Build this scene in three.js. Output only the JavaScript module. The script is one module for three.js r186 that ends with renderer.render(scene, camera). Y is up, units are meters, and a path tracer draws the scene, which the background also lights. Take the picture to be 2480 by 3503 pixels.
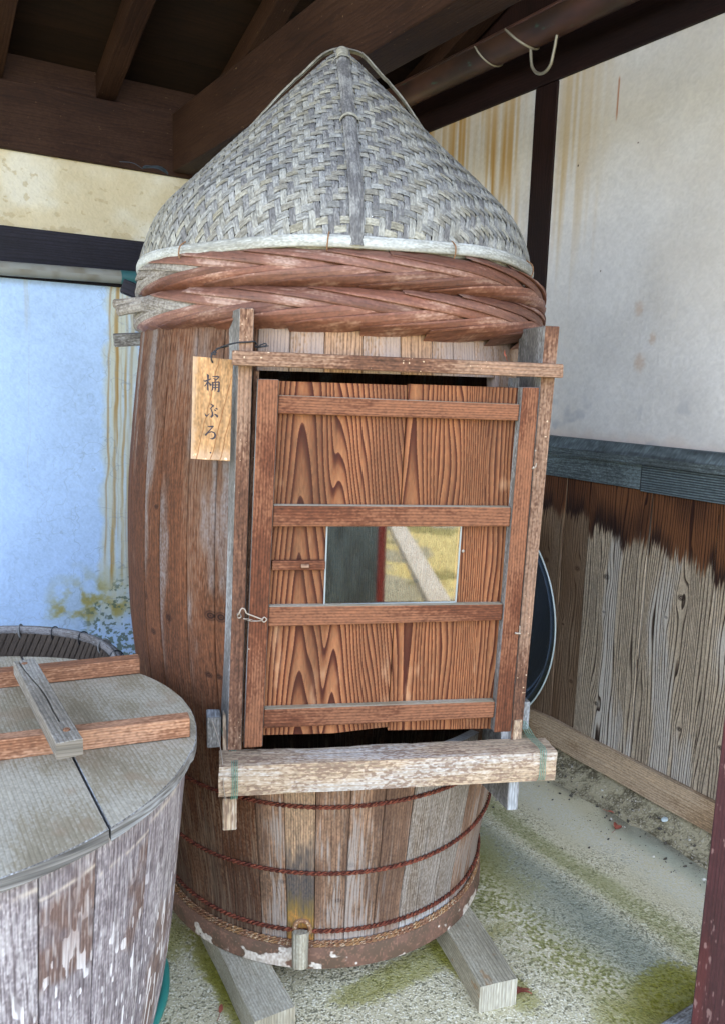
import * as THREE from 'three';
import { RoundedBoxGeometry } from 'three/addons/geometries/RoundedBoxGeometry.js';
import { mergeGeometries } from 'three/addons/utils/BufferGeometryUtils.js';

const V3 = (x, y, z) => new THREE.Vector3(x, y, z);
const rad = (d) => d * Math.PI / 180;
const clamp = (x, a = 0, b = 1) => Math.min(b, Math.max(a, x));
const mix = (a, b, t) => a + (b - a) * t;
const sstep = (a, b, x) => { const t = clamp((x - a) / (b - a)); return t * t * (3 - 2 * t); };

// ------------------------------------------------------------------ camera
const scene = new THREE.Scene();
const PITCH = rad(9.5568), ROLL = rad(1.5916), YAW = rad(32.53);
const fw = V3(Math.sin(YAW) * Math.cos(PITCH), -Math.sin(PITCH), -Math.cos(YAW) * Math.cos(PITCH));
const r0 = V3(Math.cos(YAW), 0, Math.sin(YAW)), u0 = r0.clone().cross(fw);
const camera = new THREE.PerspectiveCamera(2 * Math.atan(3503 / 2 / 2696.8) * 180 / Math.PI, 724 / 1024, 0.05, 200);
camera.position.set(0, 1.5, 0);
camera.up.copy(r0).multiplyScalar(-Math.sin(ROLL)).addScaledVector(u0, Math.cos(ROLL));
camera.lookAt(camera.position.clone().add(fw));
scene.add(camera);

// ------------------------------------------------------------------ sky, sun, exposure
const SUN_DIR = V3(0.12, 0.906, -0.42).normalize();
{
  const w = 512, h = 256, data = new Float32Array(w * h * 4);
  for (let j = 0; j < h; j++) for (let i = 0; i < w; i++) {
    const el = (j / (h - 1) - 0.5) * Math.PI, az = (i / w) * 2 * Math.PI;
    const t = Math.pow(clamp(Math.sin(Math.max(el, 0))), 0.55);
    const cl = sstep(0.1, 0.9, 0.5 + 0.28 * Math.sin(az * 3 + 2 * Math.sin(el * 5)) + 0.22 * Math.sin(az * 7 + 1.3 + el * 9)) * 0.35 * (1 - t * 0.5);
    const o = (j * w + i) * 4;
    let c = [mix(0.89, 0.3, t), mix(0.945, 0.465, t), mix(1.02, 0.86, t)];
    c = c.map((x) => mix(x, 1.0, cl));
    for (let k = 0; k < 3; k++) data[o + k] = c[k] * 1.2;
    data[o + 3] = 1;
  }
  const sky = new THREE.DataTexture(data, w, h, THREE.RGBAFormat, THREE.FloatType);
  sky.mapping = THREE.EquirectangularReflectionMapping;
  sky.magFilter = sky.minFilter = THREE.LinearFilter;
  sky.needsUpdate = true;
  scene.background = sky; scene.environment = sky;
}
const sun = new THREE.DirectionalLight(new THREE.Color().setRGB(1, 0.93, 0.8), 4.2);
sun.position.copy(SUN_DIR).multiplyScalar(30); sun.target.position.set(0, 0, 0);
sun.castShadow = true; sun.shadow.mapSize.set(2048, 2048);
Object.assign(sun.shadow.camera, { left: -14, right: 14, top: 14, bottom: -14, near: 1, far: 70 });
scene.add(sun, sun.target);
const renderer = new THREE.WebGLRenderer({ antialias: true });
renderer.setSize(724, 1024);
renderer.shadowMap.enabled = true;
renderer.toneMapping = THREE.LinearToneMapping;
renderer.toneMappingExposure = 5.4;

// ------------------------------------------------------------------ random numbers and noise
const rng = (s) => () => { s = (s + 0x6d2b79f5) | 0; let t = Math.imul(s ^ (s >>> 15), 1 | s); t = (t + Math.imul(t ^ (t >>> 7), 61 | t)) ^ t; return ((t ^ (t >>> 14)) >>> 0) / 4294967296; };
const PERM = new Float32Array(65536); { const r = rng(77); for (let i = 0; i < 65536; i++) PERM[i] = r(); }
const hsh = (x, y, s) => PERM[(Math.imul(x, 7919) ^ Math.imul(y, 104729) ^ Math.imul(s, 15731) ^ (Math.imul(x + 17, y + 31) << 3)) & 65535];
function vn(x, y, wx, wy, s) {                           // value noise, wraps every wx, wy cells
  const xi = Math.floor(x), yi = Math.floor(y), fx = x - xi, fy = y - yi;
  const x0 = ((xi % wx) + wx) % wx, y0 = ((yi % wy) + wy) % wy, x1 = (x0 + 1) % wx, y1 = (y0 + 1) % wy;
  const u = fx * fx * (3 - 2 * fx), v = fy * fy * (3 - 2 * fy);
  const a = hsh(x0, y0, s), b = hsh(x1, y0, s), c = hsh(x0, y1, s), d = hsh(x1, y1, s);
  return a + (b - a) * u + (c - a + (a - b - c + d) * u) * v;
}
function fb(x, y, wx, wy, s, oct) {
  let t = 0, a = 0.5, n = 0;
  for (let k = 0; k < oct; k++) { t += a * vn(x, y, wx, wy, s + k); n += a; a *= 0.5; x *= 2; y *= 2; wx *= 2; wy *= 2; }
  return t / n;
}
function fibre(x, y, nx, ny, s) {
  const k = Math.floor(x), at = (q) => { const c = ((q % nx) + nx) % nx, p = y + hsh(c, 3, s) * 61, i = Math.floor(p), f = p - i, u = f * f * (3 - 2 * f), i0 = ((i % ny) + ny) % ny; return mix(hsh(c, i0, s), hsh(c, (i0 + 1) % ny, s), u); };
  const f = x - k - 0.5; return f < 0 ? mix(at(k), at(k - 1), -f * 0.8) : mix(at(k), at(k + 1), f * 0.8);
}
const hex = (h) => [(h >> 16) & 255, (h >> 8) & 255, h & 255];
const mixc = (a, b, t) => [a[0] + (b[0] - a[0]) * t, a[1] + (b[1] - a[1]) * t, a[2] + (b[2] - a[2]) * t];

// ------------------------------------------------------------------ textures: fn(x, y, U, V) -> [r, g, b, height, roughness]
function makeTex(W, H, nx, ny, fn, rough = false) {
  const c = new Uint8Array(nx * ny * 4), b = new Uint8Array(nx * ny * 4);
  for (let j = 0; j < ny; j++) for (let i = 0; i < nx; i++) {
    const U = (i + 0.5) / nx, V = (j + 0.5) / ny, p = fn(U * W, V * H, U, V), o = (j * nx + i) * 4;
    c[o] = clamp(p[0], 0, 255); c[o + 1] = clamp(p[1], 0, 255); c[o + 2] = clamp(p[2], 0, 255); c[o + 3] = 255;
    const h = clamp(p[3]) * 255; b[o] = b[o + 2] = h; b[o + 1] = rough ? clamp(p[4]) * 255 : h; b[o + 3] = 255;
  }
  const mk = (d, srgb) => {
    const t = new THREE.DataTexture(d, nx, ny); t.magFilter = THREE.LinearFilter; t.minFilter = THREE.LinearMipmapLinearFilter; t.generateMipmaps = true;
    t.wrapS = t.wrapT = THREE.RepeatWrapping; t.repeat.set(1 / W, 1 / H); if (srgb) t.colorSpace = THREE.SRGBColorSpace; t.needsUpdate = true; return t;
  };
  return { map: mk(c, true), bump: mk(b, false) };
}
function texMat(t, o = {}) {
  return new THREE.MeshPhysicalMaterial({ specularIntensity: o.spec ?? 0.35, map: t.map, ...(o.bump === 0 ? {} : { bumpMap: t.bump, bumpScale: o.bump ?? 0.001 }), roughness: o.rough ?? 0.8, metalness: o.metal ?? 0, side: o.side ?? THREE.FrontSide, color: o.color ?? 0xffffff });
}
// wood: lines run along y. o.early, o.late: colours of the rings; o.grey: colour of weathering
function woodTex(o) {
  const { W, H } = o, nx = o.nx, ny = o.ny, s = o.seed, early = hex(o.early), late = hex(o.late), deep = hex(o.deep ?? o.early), grey = hex(o.grey ?? 0x9a948a);
  const per = o.period ?? 0.008, wav = o.waver ?? 0.012, cx = Math.max(2, Math.round(W / 0.05)), cy = Math.max(1, Math.round(H / 0.5));
  const fx = Math.round(W / 0.0024), fy = Math.max(2, Math.round(H / 0.07)), sx = Math.round(W / 0.0026), sy = Math.round(H / 0.013), tx = Math.round(W / 0.0026), ty = Math.round(H / 0.0045), gx = Math.max(2, Math.round(W / (o.gScale ?? 0.08))), gy = Math.max(2, Math.round(H / (o.gScaleY ?? 0.25)));
  const nPer = Math.max(1, Math.round(W / per)), perW = W / nPer;
  return makeTex(W, H, nx, ny, (x, y, U, V) => {
    let w = (fb(U * cx, V * cy, cx, cy, s, 3) - 0.5) * wav * 2, ph, kn = 0, kr = 0;
    let dx = 0;
    for (const k of o.knots ?? []) {
      const ax = (x - k.x) / k.r, ay = (y - k.y) / (k.r * 2.6), d2 = ax * ax + ay * ay;
      dx += (x - k.x) * 1.1 * Math.exp(-d2 * 0.45);
      const e = Math.hypot((x - k.x) / k.r, (y - k.y) / (k.r * 0.75)); if (e < 1.4) { kn = Math.max(kn, 1 - sstep(0.55, 1.25, e)); kr = e; }
    }
    if (o.cath) {
      let m = 0; for (const c of o.cath) { const a = (x - c.x + w - dx); m += Math.exp(-((c.b ?? 110) * Math.sqrt(a * a + (c.e ?? 0.012) ** 2) * (1 + (c.q ?? 3) * Math.abs(a)) + c.c + (c.cy ?? 0) * y) / 0.45); }
      ph = y * (o.k ?? 14) - Math.log(m) * 0.45;
    } else ph = (x + w - dx) / perW + (o.drift ?? 0) * (fb(U * 2, V, 2, 1, s + 40, 2) - 0.5) * 6;
    ph += (fb(U * cx, V * 2, cx, 2, s + 9, 2) - 0.5) * (o.vary ?? 1.6);
    const p = ph - Math.floor(ph), lw = o.lateW ?? 0.42;
    let L = sstep(1 - lw, 0.93, p) * (1 - sstep(0.95, 1, p)); L = Math.pow(L, o.sharp ?? 1);
    const fl = fibre(U * fx, V * fy, fx, fy, s + 20), fs = fibre(U * sx, V * sy, sx, sy, s + 21), fib2 = fibre(U * tx, V * ty, tx, ty, s + 22), fib = fl * 0.35 + fs * 0.65, blot = fb(U * gx, V * gy, gx, gy, s + 30, 4);
    const lineAmt = (o.contrast ?? 0.8) * (0.75 + 0.5 * (blot - 0.5) + 0.35 * (fib - 0.5));
    let c = mixc(early, deep, clamp(p * 0.9 * (o.deepAmt ?? 0.7) + (fib2 - 0.5) * 0.5));
    c = mixc(c, late, clamp(L * lineAmt));
    const br = 1 + (fib - 0.5) * (o.fibre ?? 0.25) * 0.8 + (fib2 - 0.5) * (o.fibre ?? 0.25) * 0.7 + (blot - 0.5) * (o.blot ?? 0.35);
    c = [c[0] * br, c[1] * br, c[2] * br];
    const g = (o.greyAmt ?? 0) * sstep(0.36, 0.68, blot + (fib - 0.5) * 0.3 + (fib2 - 0.5) * 0.2 + (o.greyBias ?? 0));
    if (g) c = mixc(c, [grey[0] * (0.85 + 0.3 * fib2), grey[1] * (0.85 + 0.3 * fib2), grey[2] * (0.85 + 0.3 * fib2)], g * (1 - 0.45 * L));
    if (kn) { c = mixc(c, [late[0] * 0.55, late[1] * 0.5, late[2] * 0.5], kn * (0.6 + 0.4 * Math.cos(kr * 14))); }
    let h = (o.raised ? L : 1 - L) * 0.6 + fib * 0.22 + fib2 * 0.18;
    if (kn) h = mix(h, 0.6, kn);
    const q = [c[0], c[1], c[2], h];
    return o.post ? o.post(q, x, y, U, V, { L, fib, fib2, blot, s }) : q;
  });
}

// ------------------------------------------------------------------ geometry helpers
const used = {};
function numbered(n) { const k = (used[n] = (used[n] ?? -1) + 1); return k ? `${n}_${String(k).padStart(3, '0')}` : n; }
function tag(o, label, category, group, kind) {
  if (label) o.userData.label = label; if (category) o.userData.category = category; if (group) o.userData.group = group; if (kind) o.userData.kind = kind; return o;
}
function thing(name, label, category, pos = [0, 0, 0], group) {
  const o = new THREE.Group(); o.name = numbered(name); o.position.set(...pos); scene.add(o); return tag(o, label, category, group);
}
function mesh(name, geo, mat, parent) {
  const m = new THREE.Mesh(geo, mat); m.name = numbered(name); m.castShadow = m.receiveShadow = true; (parent ?? scene).add(m); return m;
}
// box with chamfered edges; uv in metres, v along the grain axis g
function uvGrain(geo, g, ou = 0, ov = 0) {
  const p = geo.attributes.position, n = geo.attributes.normal, uv = new Float32Array(p.count * 2);
  for (let i = 0; i < p.count; i++) {
    const c = [p.getX(i), p.getY(i), p.getZ(i)], m = [Math.abs(n.getX(i)), Math.abs(n.getY(i)), Math.abs(n.getZ(i))];
    const f = m[0] > m[1] && m[0] > m[2] ? 0 : m[1] > m[2] ? 1 : 2;
    const rest = [0, 1, 2].filter((k) => k !== f);
    if (f === g) { uv[i * 2] = c[rest[0]] + ou; uv[i * 2 + 1] = c[rest[1]] * 0.3 + ov; }
    else { uv[i * 2] = c[rest.find((k) => k !== g)] + ou + f * 0.037; uv[i * 2 + 1] = c[g] + ov; }
  }
  geo.setAttribute('uv', new THREE.BufferAttribute(uv, 2)); return geo;
}
const offR = rng(5);
function box(w, h, d, g = 1, r = 0.002, ou = offR() * 3, ov = offR() * 3) {
  const geo = new RoundedBoxGeometry(w, h, d, 1, Math.min(r, w * 0.45, h * 0.45, d * 0.45));
  return uvGrain(geo, g, ou, ov);
}
// gentle irregularity of old timber
function wobble(geo, amp, seed, freq = 9) {
  const p = geo.attributes.position;
  for (let i = 0; i < p.count; i++) {
    const x = p.getX(i), y = p.getY(i), z = p.getZ(i);
    const f = (a, b, k) => (fb(a * freq + 50, b * freq + 50, 999, 999, seed + k, 2) - 0.5) * amp;
    p.setXYZ(i, x + f(y, z, 1), y + f(x, z, 2), z + f(x, y, 3));
  }
  geo.computeVertexNormals(); return geo;
}
function tube(pts, r, seg = 40, rs = 6, closed = false) {
  return new THREE.TubeGeometry(new THREE.CatmullRomCurve3(pts, closed), seg, r, rs, closed);
}
function place(o, x, y, z, ry = 0) { o.position.set(x, y, z); o.rotation.y = ry; return o; }
function gridGeo(nu, nv, fn) {                            // fn(u, v) -> [x, y, z, tu, tv]
  const pos = [], uv = [], idx = [];
  for (let j = 0; j <= nv; j++) for (let i = 0; i <= nu; i++) { const p = fn(i / nu, j / nv); pos.push(p[0], p[1], p[2]); uv.push(p[3], p[4]); }
  for (let j = 0; j < nv; j++) for (let i = 0; i < nu; i++) { const a = j * (nu + 1) + i, b = a + 1, c = a + nu + 1, d = c + 1; idx.push(a, b, d, a, d, c); }
  const g = new THREE.BufferGeometry();
  g.setAttribute('position', new THREE.Float32BufferAttribute(pos, 3)); g.setAttribute('uv', new THREE.Float32BufferAttribute(uv, 2)); g.setIndex(idx); g.computeVertexNormals(); return g;
}
// flat outline in (a, b) with a thickness, uv in metres (b along the grain)
function plate(pts, thick, bevel = 0.0015, ou = 0, ov = 0, holes) {
  const sh = new THREE.Shape(pts.map((p) => new THREE.Vector2(p[0], p[1])));
  const g = new THREE.ExtrudeGeometry(sh, { depth: thick - 2 * bevel, bevelEnabled: bevel > 0, bevelSize: bevel, bevelThickness: bevel, bevelOffset: -bevel, bevelSegments: 1, curveSegments: 24 });
  g.translate(0, 0, bevel);
  const p = g.attributes.position, n = g.attributes.normal, uv = g.attributes.uv;
  for (let i = 0; i < p.count; i++) { const side = Math.abs(n.getZ(i)) < 0.5; if (side) uv.setXY(i, p.getX(i) * 0.1 + ou + p.getZ(i), p.getY(i) * 0.4 + ov); else uv.setXY(i, p.getX(i) + ou, p.getY(i) + ov); }
  return g;
}
const GEO = {
  // r and y of the big barrel
  prof: [[0.1, 0.445], [0.16, 0.449], [0.24, 0.452], [0.36, 0.474], [0.45, 0.484], [0.6, 0.506], [0.9, 0.534], [1.1, 0.535], [1.25, 0.529], [1.4, 0.515], [1.62, 0.489], [1.79, 0.474]],
};
function lerpProf(pr, y) {
  if (y <= pr[0][0]) return pr[0][1];
  for (let i = 1; i < pr.length; i++) if (y <= pr[i][0]) {
    const a = pr[i - 1], b = pr[i], t = (y - a[0]) / (b[0] - a[0]); return mix(a[1], b[1], t);
  }
  return pr[pr.length - 1][1];
}
const smoothProf = (pr) => (y) => (lerpProf(pr, y - 0.05) + 2 * lerpProf(pr, y) + lerpProf(pr, y + 0.05)) / 4;
const barrelR = smoothProf(GEO.prof);
// one stave of a tub, azimuth a0..a1 (degrees, 0 towards +z, + towards +x) about the axis
function stave(R, a0, a1, y0, y1, ou, thick = 0.024, bulge = 0) {
  const ga = 0.02 / R((y0 + y1) / 2), n = 7, am = (a0 + a1) / 2;      // gap in degrees
  const prof = [];                                         // cross-section: side, outer face with eased edges, side
  const A0 = a0 + ga, A1 = a1 - ga, ea = 0.16 / R((y0 + y1) / 2);
  prof.push([A0, -thick], [A0, -0.003], [A0 + ea * 0.5, -0.0008]);
  for (let i = 0; i <= n; i++) { const t = i / n; prof.push([mix(A0 + ea, A1 - ea, t), bulge * (1 - (2 * t - 1) ** 2)]); }
  prof.push([A1 - ea * 0.5, -0.0008], [A1, -0.003], [A1, -thick], [A0, -thick]);
  const m = prof.length - 1, rows = Math.max(2, Math.round((y1 - y0) / 0.06));
  const g = gridGeo(m, rows, (u, v) => {
    const [a, dr] = prof[Math.round(u * m)], y = mix(y0, y1, v), r = R(y) + dr, A = rad(a);
    return [Math.sin(A) * r, y, Math.cos(A) * r, rad(a - am) * R(y) + dr * 0.5 + ou, y];
  });
  const cap = (y, up) => gridGeo(m > 6 ? 7 : 1, 1, (u, v) => { const a = rad(mix(A0, A1, u)), r = R(y) - (up ? 1 - v : v) * thick; return [Math.sin(a) * r, y, Math.cos(a) * r, u * 0.05 + ou, v * 0.02]; });
  return mergeGeometries([g, cap(y1, true), cap(y0, false)]);
}
// two twisted strands round a circle
function ropeRing(R, y, r, pitch, seed, sag = 0, strands = 2) {
  const gs = [], tw = Math.round(2 * Math.PI * R / pitch), N = tw * 7, q = rng(seed), ph0 = q() * 6;
  for (let k = 0; k < strands; k++) {
    class C extends THREE.Curve { getPoint(t, o = V3()) {
      const a = t * 2 * Math.PI, b = a * tw + (k * 2 * Math.PI) / strands, yy = y + sag * (Math.sin(a * 2 + ph0) * 0.6 + Math.sin(a * 5 + ph0 * 2) * 0.3) ;
      const rr = R + Math.cos(b) * r * 0.62; return o.set(Math.sin(a) * rr, yy + Math.sin(b) * r * 0.62, Math.cos(a) * rr); } }
    const g = new THREE.TubeGeometry(new C(), N, r * 0.62, 5, true);
    const uv = g.attributes.uv; for (let i = 0; i < uv.count; i++) uv.setXY(i, uv.getX(i) * 2 * Math.PI * R, uv.getY(i) * 0.012);
    gs.push(g);
  }
  return mergeGeometries(gs);
}
// ------------------------------------------------------------------ materials
const streak = (U, V, a, b, s) => vn(U * a, V * b, a, b, s);
const M = {};
// door boards: strongly figured softwood, arched rings on the lower left, straight lines on the right
const doorPost = (q, x, y) => { const d = fb(x * 30, y * 12, 997, 997, 8, 3); if (d > 0.72) { const t = (d - 0.72) * 2.2; q = [...mixc(q, [200, 172, 140], clamp(t)), q[3]]; } return q; };
M.doorL = texMat(woodTex({ W: 0.36, H: 0.84, nx: 360, ny: 820, seed: 11, early: 0x82583a, deep: 0x56301c, late: 0x2e110a, period: 0.011, waver: 0.008, contrast: 0.95, sharp: 0.8, lateW: 0.46, raised: true, blot: 0.5, fibre: 0.3, vary: 2.6,
  cath: [{ x: 0.122, c: 0, b: 74, e: 0.015, q: 2.5 }, { x: 0.188, c: 0.2, cy: 6, b: 82, e: 0.012, q: 2.5 }], k: 7.5, post: doorPost, deepAmt: 1 }), { bump: 0.0016, rough: 0.68 });
M.doorR = texMat(woodTex({ W: 0.3, H: 0.84, nx: 300, ny: 820, seed: 14, early: 0x84593a, deep: 0x57311c, late: 0x30120a, period: 0.0105, waver: 0.014, contrast: 0.95, sharp: 0.85, lateW: 0.46, raised: true, blot: 0.5, fibre: 0.3, vary: 3, deepAmt: 1,
  cath: [{ x: 0.135, c: 0, b: 86, e: 0.02, q: 3 }], k: 1.6, knots: [{ x: 0.1, y: 0.66, r: 0.006 }], post: doorPost }), { bump: 0.0016, rough: 0.68 });
M.stile = texMat(woodTex({ W: 0.12, H: 0.9, nx: 128, ny: 640, seed: 21, early: 0x673d28, deep: 0x55301e, late: 0x361e11, period: 0.006, waver: 0.004, contrast: 0.6, grey: 0x94765c, greyAmt: 0.3, fibre: 0.4, blot: 0.45 }), { bump: 0.0006, rough: 0.72 });
M.frame = texMat(woodTex({ W: 0.2, H: 0.9, nx: 200, ny: 720, seed: 23, early: 0x6c4c3a, deep: 0x5c3e2e, late: 0x443020, period: 0.008, waver: 0.006, contrast: 0.35, grey: 0x94826e, greyAmt: 0.5, fibre: 0.5, blot: 0.45,
  post: (q, x, y, U, V, i) => { const f = fb(U * 40, V * 150, 40, 150, 3, 2) + fb(U * 3, V * 6, 3, 6, 4, 2) * 0.3; return f > 1.06 ? [...mixc(q, [214, 190, 158], 0.8), q[3]] : q; } }), { bump: 0.0008 });
M.greyFrame = texMat(woodTex({ W: 0.2, H: 0.9, nx: 160, ny: 512, seed: 25, early: 0x77746e, deep: 0x66625c, late: 0x4a443f, period: 0.007, waver: 0.006, contrast: 0.55, grey: 0x9aa0a2, greyAmt: 0.6, fibre: 0.5, blot: 0.5 }), { bump: 0.0008 });
// sill: pale worn face with dark flecks
M.sill = texMat(woodTex({ W: 0.25, H: 0.8, nx: 256, ny: 820, seed: 27, early: 0xab967c, deep: 0x9c866a, late: 0x8a7258, period: 0.012, waver: 0.01, contrast: 0.3, grey: 0x9a9c9c, greyAmt: 0.6, greyBias: -0.1, fibre: 0.4, blot: 0.3,
  post: (q, x, y, U, V, i) => { const f = fb(U * 60, V * 90, 60, 90, 5, 3), m = fb(U * 5, V * 6, 5, 6, 6, 3); const t = sstep(0.54, 0.72, f + (m - 0.5) * 0.5); return [...mixc(q, [116, 94, 78], t * 0.7), q[3] - t * 0.2]; } }), { bump: 0.0012, rough: 0.9 });
M.sillTop = M.greyFrame;
// barrel staves, whole height: a = reddish brown (left), b = weathered front
function staveMat(seed, kind) {
  return texMat(woodTex({ W: 0.62, H: 1.8, nx: 512, ny: 1200, seed, early: kind ? 0x7d624c : 0x583824, deep: kind ? 0x6e5440 : 0x4a2d1c, late: kind ? 0x48352a : 0x301c12, period: kind ? 0.0065 : 0.0075, waver: 0.014, contrast: kind ? 0.6 : 0.4, sharp: 0.9, fibre: 0.5, blot: 0.5, vary: 2.5,
    gScale: 0.1, gScaleY: 0.35, knots: kind ? [{ x: 0.07, y: 0.33, r: 0.009 }, { x: 0.2, y: 0.45, r: 0.007 }, { x: 0.29, y: 0.28, r: 0.009 }, { x: 0.4, y: 0.23, r: 0.008 }, { x: 0.55, y: 0.38, r: 0.01 }]
      : [{ x: 0.06, y: 0.98, r: 0.016 }, { x: 0.1, y: 0.9, r: 0.011 }, { x: 0.05, y: 0.84, r: 0.01 }, { x: 0.12, y: 1.2, r: 0.008 }, { x: 0.27, y: 0.7, r: 0.009 }, { x: 0.4, y: 1.1, r: 0.008 }, { x: 0.52, y: 0.95, r: 0.012 }],
    post: (q, x, y, U, V, i) => {
      let c = q; const n = fb(U * 9, V * 6, 9, 6, seed + 60, 4), f = streak(U, V, 200, 30, seed + 61), s = streak(U, V, 60, 8, seed + 62);
      if (!kind) {
        const gr = fb(U * 5, V * 3, 5, 3, seed + 63, 3);
        const up = sstep(0.42, 0.62, gr * 0.5 + n * 0.25 + i.fib * 0.25 + (y - 1.35) * 0.35); const wx = sstep(0.4, 0.62, n * 0.5 + f * 0.3 + i.fib2 * 0.2 + (0.55 - y) * 0.35) * sstep(0.95, 0.6, y + (n - 0.5) * 0.4); c = mixc(c, [120, 100, 80], wx * 0.6 * (1 - 0.4 * i.L)); c = mixc(c, [112, 98, 86], up * 0.5 * (1 - 0.35 * i.L));
        const g = sstep(0.56, 0.7, n) * sstep(0.75, 1, y); c = mixc(c, [116, 116, 118], g * 0.5 * (0.5 + i.fib2));
        const loShade = sstep(0.48, 0.62, gr * 0.6 + i.fib * 0.4 + (0.5 - y) * 0.5); c = mixc(c, [62, 48, 40], loShade * 0.55);  // patchy darkening towards the foot: shade beside the bucket painted into the colour
        const pale = sstep(0.5, 0.66, n * 0.5 + f * 0.5 + (0.25 - y) * 0.3); c = mixc(c, [140, 126, 106], pale * 0.35);
      } else {
        let u = c, l = c;
        u = mixc(u, [196, 158, 122], 0.45 * (1 - 0.7 * i.L) * (0.5 + f)); u = mixc(u, [146, 136, 130], 0.6 * sstep(0.42, 0.66, n + (i.fib2 - 0.5) * 0.2));
        const w = sstep(0.42, 0.62, n * 0.6 + f * 0.4 + (0.34 - y) * 0.5); l = mixc(l, [152, 146, 138], w * 0.7 * (1 - 0.5 * i.L));
        const dk = sstep(0.5, 0.68, 1 - n + (Math.min(y, 0.7) - 0.45) * 0.35); l = mixc(l, [64, 46, 36], dk * 0.5 * (0.6 + 0.4 * s));
        const wh = sstep(0.19, 0.165, y + (f - 0.5) * 0.05); l = mixc(l, [196, 196, 192], wh * 0.35 * (0.4 + s));
        c = mixc(l, u, sstep(1.05, 1.5, y + (n - 0.5) * 0.4 + (f - 0.5) * 0.2));
      }
      return [c[0], c[1], c[2], q[3]];
    } }), { bump: 0.0012, rough: 0.85 });
}
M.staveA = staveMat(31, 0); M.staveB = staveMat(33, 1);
M.staveGrey = texMat(woodTex({ W: 0.4, H: 0.8, nx: 380, ny: 620, seed: 36, early: 0x7f6f5d, deep: 0x6d5f4e, late: 0x453a30, period: 0.0062, waver: 0.018, contrast: 0.8, sharp: 0.8, grey: 0x8f8e8a, greyAmt: 0.45, fibre: 0.4, blot: 0.35, vary: 2.6, gScaleY: 0.4,
  knots: [{ x: 0.1, y: 0.44, r: 0.009 }, { x: 0.2, y: 0.3, r: 0.007 }, { x: 0.3, y: 0.24, r: 0.009 }], post: (q, x, y, U, V, i) => { const wh = sstep(0.2, 0.165, y + (i.fib - 0.5) * 0.05); return [...mixc(q, [206, 210, 210], wh * 0.5), q[3]]; } }), { bump: 0.0013, rough: 0.88 });
// the stave with the plug: black water stain, ochre above the hole
M.stavePlug = texMat(woodTex({ W: 0.12, H: 0.72, nx: 128, ny: 640, seed: 38, early: 0xa58a6c, deep: 0x8a6c50, late: 0x5a4234, period: 0.006, waver: 0.006, contrast: 0.7, fibre: 0.45, blot: 0.4,
  post: (q, x, y, U, V, i) => {
    const e = (i.fib - 0.5) * 0.05, n = (fb(U * 8, V * 12, 8, 12, 2, 4) - 0.5) * 0.16, half = Math.abs(x - 0.06), fine = 0.75 + 0.5 * (i.fib2 - 0.5);
    let c = mixc(q, [50, 52, 56], 0.85 * sstep(0.47, 0.33, y + n + e) * sstep(0.042, 0.03, half + e * 0.2) * fine);
    c = mixc(c, [136, 108, 48], 0.85 * sstep(0.335, 0.235, y + n + e + half * 1.4) * fine); c = mixc(c, [198, 132, 62], 0.8 * sstep(0.262, 0.205, y + n * 0.6 + e + half * 1.2) * fine);
    return [c[0], c[1], c[2], q[3]];
  } }), { bump: 0.001, rough: 0.85 });
M.dark = new THREE.MeshStandardMaterial({ color: 0x6b5845, roughness: 0.95 });
// braided bamboo of the hoops
M.hoop = texMat(woodTex({ W: 0.2, H: 0.6, nx: 200, ny: 600, seed: 41, early: 0x755243, deep: 0x694639, late: 0x53362b, period: 0.01, waver: 0.004, contrast: 0.2, grey: 0x9a8d82, greyAmt: 0.55, greyBias: -0.1, gScale: 0.03, gScaleY: 0.09, fibre: 0.3, blot: 0.35 }), { bump: 0.0006, rough: 0.55, spec: 0.6 });
M.hoopGrey = texMat(woodTex({ W: 0.2, H: 0.6, nx: 160, ny: 400, seed: 43, early: 0x6c645a, deep: 0x60584e, late: 0x4e443c, period: 0.009, waver: 0.004, contrast: 0.4, grey: 0x8e8c86, greyAmt: 0.6, fibre: 0.4, blot: 0.4 }), { bump: 0.0006, rough: 0.75 });
const rustTex = (seed, a, b, c) => makeTex(0.3, 0.1, 256, 96, (x, y, U, V) => { const n = fb(U * 24, V * 8, 24, 8, seed, 4), m = vn(U * 90, V * 40, 90, 40, seed + 7); const k = mixc(mixc(hex(a), hex(b), sstep(0.35, 0.65, n)), hex(c), sstep(0.6, 0.85, m) * 0.7); return [...k, m]; });
M.rust = texMat(rustTex(51, 0x6e3a2a, 0x4c281e, 0x94583c), { bump: 0.0005, rough: 0.9 });
M.twine = texMat(rustTex(53, 0x8c6844, 0x74503a, 0xc4b394), { bump: 0.0005, rough: 0.9 });
M.band = texMat(makeTex(2.95, 0.08, 1900, 64, (x, y, U, V) => {
  const n = fb(U * 90, V * 3, 90, 3, 61, 4), m = vn(U * 700, V * 22, 700, 22, 62), p = fb(U * 70, V * 3, 70, 3, 64, 4), big = fb(U * 9, 0.5, 9, 1, 66, 2);
  let c = mixc([108, 82, 66], [92, 74, 58], sstep(0.4, 0.65, n)); c = mixc(c, [142, 106, 84], sstep(0.6, 0.9, m) * 0.6);
  const chip = sstep(0.65, 0.69, p + (0.35 - V) * 0.35 + (big - 0.5) * 0.35); c = mixc(c, [216, 208, 190], chip * (0.55 + 0.45 * m)); return [...c, 0.4 + chip * 0.5 + m * 0.1];
}), { bump: 0.001, rough: 0.9 });
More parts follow.
